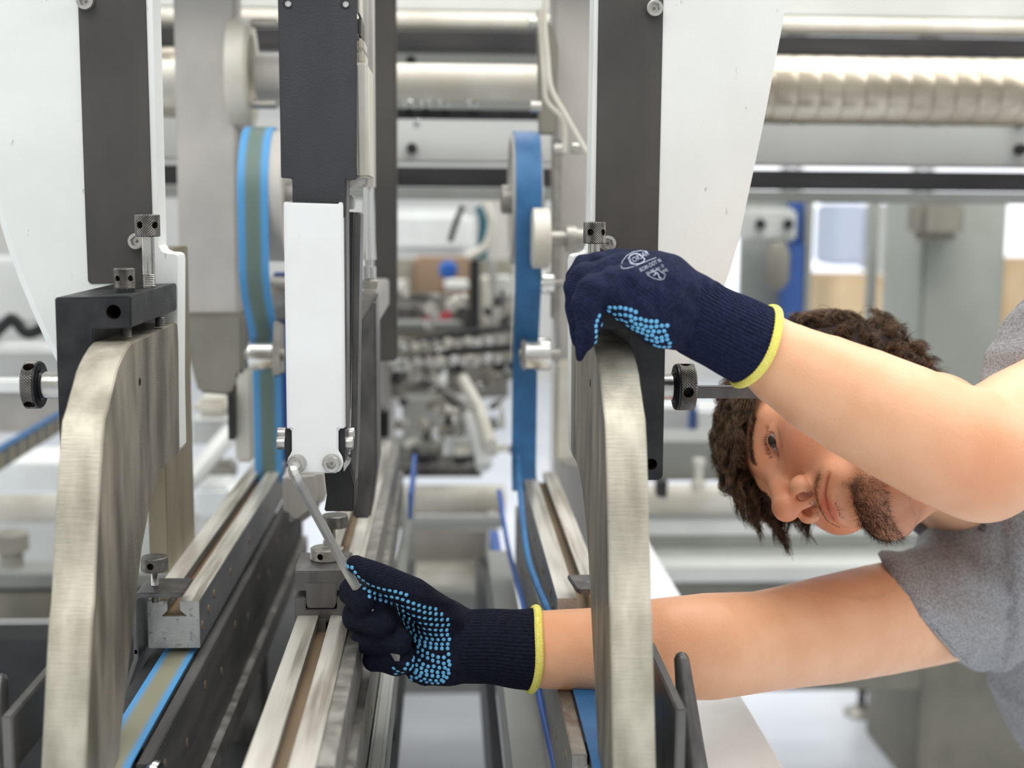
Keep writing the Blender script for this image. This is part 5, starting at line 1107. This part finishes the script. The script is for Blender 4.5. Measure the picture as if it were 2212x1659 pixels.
# lower glove: right hand, fist round the hex key, thumb on top
def fing(p, pts, k=.004): return chain(p, pts)
LF = [
 [(V(850, 1272, 1.098), .0115), (V(782, 1262, 1.086), .0115), (V(763, 1278, 1.045), .0112), (V(784, 1296, 1.030), .0098)],
 [(V(868, 1325, 1.104), .0112), (V(772, 1322, 1.090), .0112), (V(770, 1334, 1.048), .0112), (V(826, 1344, 1.030), .0100)],
 [(V(890, 1378, 1.104), .0108), (V(800, 1374, 1.090), .0108), (V(790, 1382, 1.050), .0106), (V(864, 1384, 1.032), .0096)],
 [(V(905, 1424, 1.100), .0098), (V(822, 1418, 1.086), .0098), (V(810, 1424, 1.052), .0096), (V(872, 1426, 1.038), .0088)]]
LT = [(V(950, 1335, 1.060), .0175), (V(892, 1282, 1.036), .0135), (V(832, 1252, 1.028), .0108), (V(792, 1232, 1.025), .0092), (V(769, 1219, 1.027), .0078)]
def glove_low(p):
    d = smin(s_cap(p, V(980, 1398, 1.074), V(1040, 1398, 1.074), .0295, .0295), s_ell(p, V(945, 1395, 1.078), (.024, .024, .034)), .02)
    d = smin(d, s_cap(p, V(945, 1345, 1.078), V(870, 1300, 1.094), .020, .013), .016)
    d = smin(d, s_cap(p, V(950, 1425, 1.078), V(900, 1415, 1.090), .021, .014), .016)
    d = smin(d, s_cap(p, V(905, 1300, 1.095), V(915, 1415, 1.095), .015, .014), .014)
    d = smin(d, s_cap(p, V(955, 1440, 1.062), V(900, 1450, 1.050), .0165, .0085), .012)     # heel below the little finger
    for i, fpt in enumerate(LF): d = smin(d, chain(p, [(a_, r_*1.06) for a_, r_ in fpt]), .0026)
    d = smin(d, s_cap(p, V(808, 1305, 1.047), V(858, 1420, 1.050), .0165, .0150), .004)
    d = smin(d, chain(p, LT), .008)
    d = smax(d, -s_cap(p, V(805, 1290, 1.018), V(870, 1340, 1.015), .0022, .003), .004)
    w = p@np.array([900., 200., 1500.])*.12
    return d+.00035*np.sin(w*2.3+3*np.sin(p[:, 2]*70))+.0006*np.sin(p[:, 0]*160+p[:, 2]*240)*np.sin(p[:, 2]*130)
UF = [
 [(V(1352, 608, .962), .0135), (V(1280, 630, .955), .0118), (V(1268, 655, .955), .0114), (V(1273, 705, .957), .0096), (V(1262, 745, .960), .0066), (V(1252, 774, .962), .0022)],
 [(V(1340, 588, .982), .0135), (V(1262, 600, .975), .0112), (V(1249, 625, .975), .0110), (V(1252, 690, .980), .0096), (V(1256, 735, .985), .007)],
 [(V(1335, 574, 1.005), .0130), (V(1262, 583, 1.0), .0110), (V(1252, 605, 1.0), .0108), (V(1254, 675, 1.005), .0095)],
 [(V(1340, 572, 1.030), .0125), (V(1285, 575, 1.028), .0105), (V(1262, 592, 1.028), .0102), (V(1262, 650, 1.03), .009)]]
def glove_up(p):
    d = s_cap(p, V(1412, 632, .985), V(1372, 612, .990), .028, .024)
    d = smin(d, s_ell(p, V(1385, 600, 1.015), (.034, .030, .019)), .015)
    d = smin(d, s_cap(p, V(1425, 668, .972), V(1335, 640, .962), .0240, .0150), .014)
    d = smin(d, s_cap(p, V(1435, 712, .966), V(1385, 690, .962), .0120, .0100), .010)
    d = smin(d, s_cap(p, V(1430, 645, .982), V(1500, 680, .984), .0300, .0285), .014)
    d = smin(d, s_cap(p, V(1420, 620, 1.02), V(1350, 600, 1.045), .014, .010), .010)
    for fpt in UF: d = smin(d, chain(p, fpt), .005)
    # block under the palm keeps the hollow of the grip
    cb = np.maximum(np.maximum(BX0-.0004-p[:, 0], p[:, 0]-BX1-.0004), np.maximum(.9990-p[:, 1], p[:, 2]-BZ1-.0006)); d = smax(d, -cb, .0015)
    d = smax(d, -s_cap(p, V(1345, 722, .955), V(1345, 745, .985), .0085, .012), .006)
    u = p[:, 0]*150+p[:, 2]*130
    return d+.0009*np.sin(u*1.1+2*np.sin(p[:, 1]*120))*np.sin(p[:, 2]*190+.5)+.0004*np.sin(p[:, 0]*420+p[:, 2]*160)
BX0, BX1 = P(1272, 675, 1.0)[0], P(1436, 675, 1.0)[0]; BZ1 = P(1350, 642, 1.0)[2]
def cuff(path, rads, ribs, amp, nm, par, m, folds=None, nr=46):
    pts = [Vector(p) for p in path]; n = len(pts); v = []; f = []; seg = ribs*6; a = None; c2 = []
    for j in range(nr):
        t = j/(nr-1)*(n-1); i = min(int(t), n-2); u = t-i; p0, p1, p2, p3 = pts[max(0, i-1)], pts[i], pts[i+1], pts[min(n-1, i+2)]
        c2.append((.5*((2*p1)+(-p0+p2)*u+(2*p0-5*p1+4*p2-p3)*u*u+(-p0+3*p1-3*p2+p3)*u**3), rads[i]*(1-u)+rads[i+1]*u))
    for j, (c, r) in enumerate(c2):
        tg = (c2[min(nr-1, j+1)][0]-c2[max(0, j-1)][0]).normalized(); a = (tg.orthogonal() if a is None else a-tg*a.dot(tg)).normalized(); b = tg.cross(a)
        for k in range(seg):
            th = 2*math.pi*k/seg; fo = folds(j/(nr-1), th) if folds else 0
            rr = r+amp*math.sin(th*ribs)+fo; v.append(c+(a*math.cos(th)+b*math.sin(th))*rr)
    for j in range(nr-1):
        for k in range(seg): f.append((j*seg+k, j*seg+(k+1) % seg, (j+1)*seg+(k+1) % seg, (j+1)*seg+k))
    o = MB().add(v, f).build(nm, m, par, smooth=60); c, r = c2[-1]; return o, c, r, a, b
def band(c, r, a, b, par, w=.0034):
    n = 150; v = []; f = []; tg = a.cross(b).normalized()
    for i in range(n):
        th = 2*math.pi*i/n; o = a*math.cos(th)+b*math.sin(th); k = .0003*(i % 2)
        for q in range(10):
            ph = 2*math.pi*q/10; v.append(c+o*(r+math.cos(ph)*(.0030+k))+tg*(math.sin(ph)*(w+k)+.0008*math.sin(th*3)))
    for i in range(n):
        for q in range(10): f.append((i*10+q, i*10+(q+1) % 10, ((i+1) % n)*10+(q+1) % 10, ((i+1) % n)*10+q))
    return MB().add(v, f).build('cuff_band', yel, par, label='yellow overlocked cuff edge', smooth=30)
# meshes
lo = V(725, 1480, 1.0)-np.array([.006, .03, .02]); hi = V(1050, 1185, 1.13)+np.array([.01, .03, .02])
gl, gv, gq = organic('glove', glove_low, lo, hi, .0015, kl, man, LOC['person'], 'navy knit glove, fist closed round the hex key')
def fold_low(t, th): return .0005*math.sin(t*9+th*2)*math.sin(th*3+t*4)
c0, cL, rL, aL, bL = cuff([V(968, 1396, 1.074), V(1000, 1396, 1.074), V(1060, 1396, 1.073), V(1110, 1400, 1.073), V(1152, 1402, 1.074)], [.0285, .0300, .0305, .0322, .0340], 62, .00035, 'ribbed_cuff', gl, kl, fold_low)
band(cL, rL-.0002, aL, bL, gl)
lo = V(1215, 800, .93)-np.array([.006, .02, .01]); hi = V(1540, 520, 1.09)+np.array([.01, .02, .02])
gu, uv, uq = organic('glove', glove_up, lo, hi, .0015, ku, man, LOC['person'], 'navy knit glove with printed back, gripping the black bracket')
def fold_up(t, th): return -.0022*math.exp(-((t-.33)/.07)**2)*(.6+.4*math.sin(th*2+1))+.0010*math.sin(t*16+th*1.5)*math.sin(th*2)*(1-t)
c0, cU, rU, aU, bU = cuff([V(1440, 650, .982), V(1475, 668, .983), V(1520, 692, .984), V(1575, 720, .986), V(1632, 748, .989)], [.0290, .0305, .0290, .0305, .0318], 62, .00042, 'ribbed_cuff', gu, ku, fold_up)
band(cU, rU-.0002, aU, bU, gu)
# raised grip dots, one little dome each
dm = MB().lathe((0, 0, -.0003), (0, 0, 1), [(0, .00205), (.0004, .0020), (.0008, .0016), (.00105, .0009), (.00112, .0001)], 10).build('grip_dot', dotm, None, recenter=False, smooth=80); dmesh = dm.data; bpy.data.objects.remove(dm)
def dots(bvh, par, rows, step, s=1.0, ymax=1.2):
    cnt = 0
    for row in rows:
        q = [np.array(a, float) for a in row]; ds = [0]
        for a, b in zip(q[:-1], q[1:]): ds.append(ds[-1]+np.linalg.norm(b-a))
        for t in np.arange(0, ds[-1]+.1, step):
            i = min(max(0, np.searchsorted(ds, t)-1), len(q)-2); u = (t-ds[i])/(ds[i+1]-ds[i]); x, y = q[i]*(1-u)+q[i+1]*u
            h = bvh.ray_cast(Vector(CC), Vector(ray(x, y)))
            if h[0] is None or h[0].y > ymax: continue
            nn = h[1].normalized(); nn = nn if nn.dot(Vector(ray(x, y))) < 0 else -nn
            o = bpy.data.objects.new('grip_dot', dmesh); COL.objects.link(o); o.parent = par; o.matrix_parent_inverse = Matrix.Translation(-LOC[par.name])
            o.location = h[0]; o.rotation_euler = nn.to_track_quat('Z', 'Y').to_euler(); o.scale = (s, s, s); cnt += 1
    return cnt
bl_v = bvh_of(gv, gq); bu_v = bvh_of(uv, uq)
Z = lambda pts: [(480+a/3.456, 1180+b/3.456) for a, b in pts]
rows = [Z(r) for r in (
 [(968, 160), (1012, 222), (1073, 270), (1137, 303), (1205, 322), (1305, 342), (1410, 375)],
 [(938, 152), (960, 225), (985, 262), (1020, 287), (1087, 330), (1160, 358), (1225, 372), (1325, 390), (1400, 418), (1516, 456), (1600, 470)],
 [(1100, 375), (1155, 392), (1215, 407), (1285, 432), (1385, 458), (1512, 494), (1602, 507), (1642, 508)],
 [(1310, 470), (1372, 495), (1412, 514), (1460, 527), (1508, 537), (1555, 544), (1603, 548), (1648, 549), (1690, 548)],
 [(1320, 505), (1355, 523), (1400, 547), (1455, 568), (1502, 578), (1552, 584), (1603, 589), (1650, 590), (1694, 587)],
 [(1350, 550), (1400, 580), (1450, 600), (1500, 614), (1551, 622), (1603, 627), (1652, 628), (1697, 624)],
 [(1358, 580), (1400, 612), (1447, 633), (1498, 648), (1551, 658), (1603, 663), (1654, 663), (1700, 660)],
 [(1378, 612), (1405, 645), (1450, 668), (1500, 683), (1553, 693), (1605, 698), (1655, 697), (1700, 695)],
 [(1410, 650), (1430, 678), (1458, 702), (1504, 714), (1556, 724), (1606, 731), (1655, 732), (1702, 730)],
 [(1440, 705), (1465, 730), (1508, 742), (1560, 758), (1608, 762), (1656, 764), (1702, 763)],
 [(1460, 752), (1496, 778), (1535, 800), (1572, 815), (1612, 828), (1657, 830), (1703, 797)],
 [(1460, 790), (1490, 815), (1530, 833), (1568, 852), (1610, 864), (1656, 877), (1702, 853)],
 [(1432, 830), (1465, 845), (1492, 876), (1530, 898), (1565, 892), (1608, 905), (1656, 912), (1700, 885)],
 [(1425, 852), (1450, 885), (1481, 905), (1518, 930), (1562, 931), (1606, 941), (1655, 945), (1697, 917)],
 [(1385, 880), (1418, 885), (1440, 920), (1475, 940), (1512, 958), (1556, 966), (1602, 973), (1650, 972), (1693, 948)],
 [(1365, 915), (1405, 915), (1437, 942), (1470, 965), (1505, 990), (1550, 1000), (1598, 1005), (1640, 1000), (1688, 975)],
 [(1310, 932), (1340, 930), (1365, 975), (1400, 975), (1437, 970), (1466, 1000), (1500, 1008), (1545, 1020), (1590, 1025), (1630, 1020), (1675, 1000)],
 [(1280, 912), (1300, 965), (1320, 978), (1360, 985), (1398, 995), (1435, 1000)])]
nlow = dots(bl_v, gl, rows, 12.4, .84)
Z7 = lambda pts: [(1050+a/3.403, 430+b/3.403) for a, b in pts]
rows = [Z7(r) for r in (
 [(908, 796), (950, 800), (985, 798), (1025, 806), (1075, 818), (1104, 832)],
 [(745, 1150), (785, 1100), (805, 1063), (812, 1000), (808, 950), (810, 915), (825, 875), (838, 850), (868, 838), (905, 822)],
 [(840, 1040), (850, 1000), (855, 950), (850, 920), (872, 885), (905, 870), (900, 845)],
 [(945, 848), (990, 850), (1020, 852), (1055, 858), (1098, 878), (1132, 880), (1160, 890), (1190, 898), (1230, 900), (1266, 900)],
 [(925, 870), (950, 882), (990, 880), (1010, 905), (1040, 900), (1065, 895), (1095, 918), (1127, 918), (1155, 930), (1190, 940), (1230, 940), (1275, 932), (1335, 930)],
 [(1040, 930), (1070, 935), (1098, 945), (1130, 950), (1160, 960), (1192, 972), (1228, 972), (1250, 975), (1284, 975), (1336, 964)],
 [(1075, 955), (1105, 970), (1140, 980), (1165, 995), (1195, 1008), (1225, 1000), (1250, 1022), (1290, 1018), (1338, 998)],
 [(1180, 1030), (1210, 1038), (1240, 1050), (1270, 1050), (1300, 1040), (1340, 1030), (1350, 1060)],
 [(1240, 1075), (1250, 1090), (1290, 1080), (1310, 1090), (1345, 1085), (1358, 1095)])]
nup = dots(bu_v, gu, rows, 11.6, .86)
# print on the back of the upper glove
def mapper(cx, cy, s, a, asp=1.0, sh=0.0):
    ca, sa = math.cos(a), math.sin(a)
    return lambda u, w: (cx+s*(u*asp*ca+(w+sh*u)*sa), cy+s*(u*asp*sa*1-(w+sh*u)*ca))
A0 = math.radians(-27)
for txt, cx, cy, s, asp in (('KORSAR', 1380, 556, 16, .76), ('KORI-DOT N', 1405, 573, 13, .66), ('EN 388  Art.: 13', 1415, 583, 11, .56), ('10/XL', 1436, 585, 10, .6)):
    tv, tf = text_mesh(txt, 1, 1); print_on(bu_v, tv, tf, mapper(cx, cy, s, A0, asp), .0004, 'print', prt, gu, 'grey printed lettering')
def stroke(pts, w, nm, closed=False):
    """thin printed line through photo pixels, laid on the glove"""
    q = []; P_ = pts+[pts[0]] if closed else pts
    for a, b in zip(P_[:-1], P_[1:]):
        n = max(2, int(math.hypot(b[0]-a[0], b[1]-a[1])/3)); q += [(a[0]+(b[0]-a[0])*i/n, a[1]+(b[1]-a[1])*i/n) for i in range(n)]
    q.append(P_[-1]); v = []; f = []
    for i in range(len(q)):
        d = np.array(q[min(i+1, len(q)-1)])-np.array(q[max(i-1, 0)]); d = d/np.linalg.norm(d); nn = np.array([-d[1], d[0]])*w/2; v += [tuple(np.array(q[i])+nn), tuple(np.array(q[i])-nn)]
    for i in range(len(q)-1): f.append((2*i, 2*i+1, 2*i+3, 2*i+2))
    return print_on(bu_v, v, f, lambda a, b: (a, b), .0004, nm, prt, gu)
Zs = lambda pts: [(1050+a/3.403, 430+b/3.403) for a, b in pts]
stroke(Zs([(1190, 392), (1140, 378), (1080, 388), (1035, 415), (1003, 455), (992, 490), (1000, 510), (1040, 508), (1095, 492), (1150, 470), (1200, 448), (1250, 430)]), 1.3, 'shield_outline')
stroke(Zs([(1045, 440), (1060, 415), (1085, 402), (1110, 400), (1145, 418), (1165, 440), (1160, 460), (1130, 475), (1090, 478), (1062, 470)]), 2.4, 'swoosh')
stroke(Zs([(1190, 560), (1210, 538), (1262, 518), (1300, 545), (1318, 555), (1305, 588), (1280, 594), (1230, 582)]), 1.2, 'shield_outline', True)
stroke(Zs([(1228, 562), (1250, 552), (1238, 535), (1262, 545), (1275, 578), (1290, 580)]), 2.0, 'emblem')
# ================================================================== assemblies: parts go under the thing they belong to
def tops(): return [o for o in COL.objects if o.parent is None and 'category' in o.keys()]
def base(o): return o.name.split('.')[0]
def adopt(par, objs):
    for o in objs:
        if o is par or o.parent is not None: continue
        kids = list(o.children)
        if o.type == 'EMPTY' or any(k.children for k in kids):
            if o.type != 'EMPTY': raise RuntimeError(o.name+' too deep')
            main = kids[0]; main.name = o.name; inv = Matrix.Translation(-LOC[par.name]); LOC[main.name] = Vector(main.location)
            main.parent = par; main.matrix_parent_inverse = inv
            for k in kids[1:]: k.parent = main; k.matrix_parent_inverse = Matrix.Translation(-LOC[main.name])
            bpy.data.objects.remove(o); continue
        o.parent = par; o.matrix_parent_inverse = Matrix.Translation(-LOC[par.name])
        for k in ('category', 'group', 'label'):
            if k in o.keys(): del o[k]
def pick(names=(), lab=(), bb=None):
    out = []
    for o in tops():
        l = o['label']
        if base(o) in names or any(t in l for t in lab):
            out.append(o)
    return out
g = thing('gantry', (0, 2.3, 1.0), 'rear gantry of pale beams and black bars crossing the whole picture', 'machine frame')
leg = MB().box(-1.6, -1.48, 2.3, 2.5, 0, zc(-120, 2.3)).build('gantry_leg', M['beamw'], g); MB().box(1.78, 1.9, 2.3, 2.5, 0, zc(-120, 2.3)).build('gantry_leg', M['beamw'], g)
adopt(g, pick(('cross_beam', 'cross_tube', 'cross_bar', 'backing_plate', 'cross_plate', 'cross_rail', 'gear_rack', 'plug', 'screw_head', 'lower_beam', 'light_strip', 'machine_panel', 'white_beam', 'shadow_beam', 'black_clip', 'white_peg')))
h = thing('stacking_machine', (0, 3, 0), 'blurred grey machine full of small fittings between the two conveyors', 'machine')
MB().box(0, .01, 3.0, 3.01, .0, .01) if False else None
adopt(h, pick(('rear_cabinet', 'machine_block', 'roller', 'wheel_bar', 'guide_wheel', 'pipe_fitting', 'rod', 'round_button', 'red_knob')))
for X in (-.2, .32): MB().box(X, X+.05, 2.5, 4.0, 0, 1.02).build('side_frame', M['cast'], h)
k = thing('belt_conveyor', (-.24, 1.5, 0), 'left belt conveyor with slotted aluminium rail and blue edged tan belt', 'conveyor')
adopt(k, [o for o in tops() if base(o) in ('slotted_rail', 'carrier_plate', 'conveyor_belt', 'end_roller', 'end_cap', 'lower_strip', 'slide_bed') and ('left' in o['label'])])
MB().box(-.25, -.215, 1.5, 1.56, 0, 1.3-.515).build('stand', M['dark'], k)
k2 = thing('belt_conveyor', (-.1, 1.5, 0), 'middle conveyor with brown lined slot running under the lower glove', 'conveyor')
adopt(k2, [o for o in tops() if base(o) in ('slotted_rail', 'carrier_plate', 'rail_cheek', 'rail_beam', 'pipe_rail', 'chain_pad') and ('right' not in o['label'] or 'middle' in o['label'])])
MB().box(-.115, -.06, 1.5, 1.56, 0, ZR-.1).build('stand', M['dark'], k2)
k3 = thing('belt_conveyor', (.11, 1.5, 0), 'right belt conveyor behind the right steel blade with plain blue belt', 'conveyor')
adopt(k3, [o for o in tops() if base(o) in ('slotted_rail', 'carrier_plate', 'conveyor_belt', 'end_roller', 'end_cap', 'slide_bed', 'belt_edge', 'blue_side_panel', 'under_plate', 'under_skirt', 'blue_cable')])
MB().box(.10, .13, 1.5, 1.56, 0, 1.3-.45).build('stand', M['dark'], k3)
cv2 = thing('table_beam_unit', (.26, 1.4, 0), 'white painted beam with grey skirt running back under the lower arm', 'beam')
adopt(cv2, pick(('table_beam', 'table_skirt'))); MB().box(.23, .29, 1.5, 1.56, 0, 1.3-.54).build('stand', M['beamw'], cv2)
ch = thing('chain_bed', (-.16, 1.5, 0), 'bed of dark roller chains low between left and middle conveyors', 'chain bed')
adopt(ch, pick(('chain_tray',)))
for o in [o for o in tops() if base(o) == 'roller_chain']:
    for c_ in list(o.children): c_.parent = ch; c_.matrix_parent_inverse = Matrix.Translation(-LOC[ch.name])
    bpy.data.objects.remove(o)
MB().box(-.2, -.14, 1.5, 1.56, 0, 1.3-.64).build('stand', M['dark'], ch)
rm = thing('rear_machine', (-1, 2.8, 0), 'pale grey machine seen low behind the left steel blade', 'machine')
adopt(rm, pick(('far_panel', 'low_beam', 'low_panel', 'low_light_panel', 'dark_plinth', 'far_machine', 'far_conveyor', 'dull_block', 'bright_block', 'pale_panel', 'pale_cylinder')))
adopt([o for o in tops() if base(o) == 'slide_post'][0], pick(('side_casting',)))
# overhead carrier beam above the frame, from which plates, post and frames hang
ov = thing('overhead_beam', (0, 1.3, 1.5), 'overhead carrier beam above the picture edge', 'beam')
zt_ = 1.3+.232; MB().box(-.9, 1.2, 1.165, 1.21, zt_, zt_+.08).build('front_member', M['beamw'], ov); MB().box(-.9, 1.2, 1.66, 1.80, zt_+.06, zt_+.16).build('rear_member', M['beamw'], ov)
for X in (-.9, 1.14): MB().box(X, X+.06, 1.165, 1.80, zt_-.02, zt_+.08).build('end_member', M['beamw'], ov); MB().box(X, X+.06, 1.70, 1.76, 0, zt_).build('upright', M['beamw'], ov)

from collections import Counter
cn = Counter(base(o) for o in tops()); GN = {'guard_plate': 'white guard plates', 'clamp_bracket': 'black clamp brackets', 'curved_blade': 'curved steel blades', 'belt_conveyor': 'conveyors side by side', 'drive_belt': 'drive belts', 'pulley': 'belt pulleys', 'idler_roller': 'idler rollers', 'cable': 'hanging cables', 'air_hose': 'cream air hoses', 'handle_rod': 'handle rods', 'stop_plate': 'stop plates', 'angle_bracket': 'angle brackets', 'hose_stud': 'hose studs', 'side_stand': 'cast side stands', 'wrapped_duct': 'wrapped duct stretches', 'parked_machine': 'machines by the windows', 'carton_stack': 'carton stacks', 'cream_pipe': 'cream pipes', 'roller_plate': 'roller end plates'}
for o in tops():
    if cn[base(o)] > 1 and base(o) in GN: o['group'] = GN[base(o)]
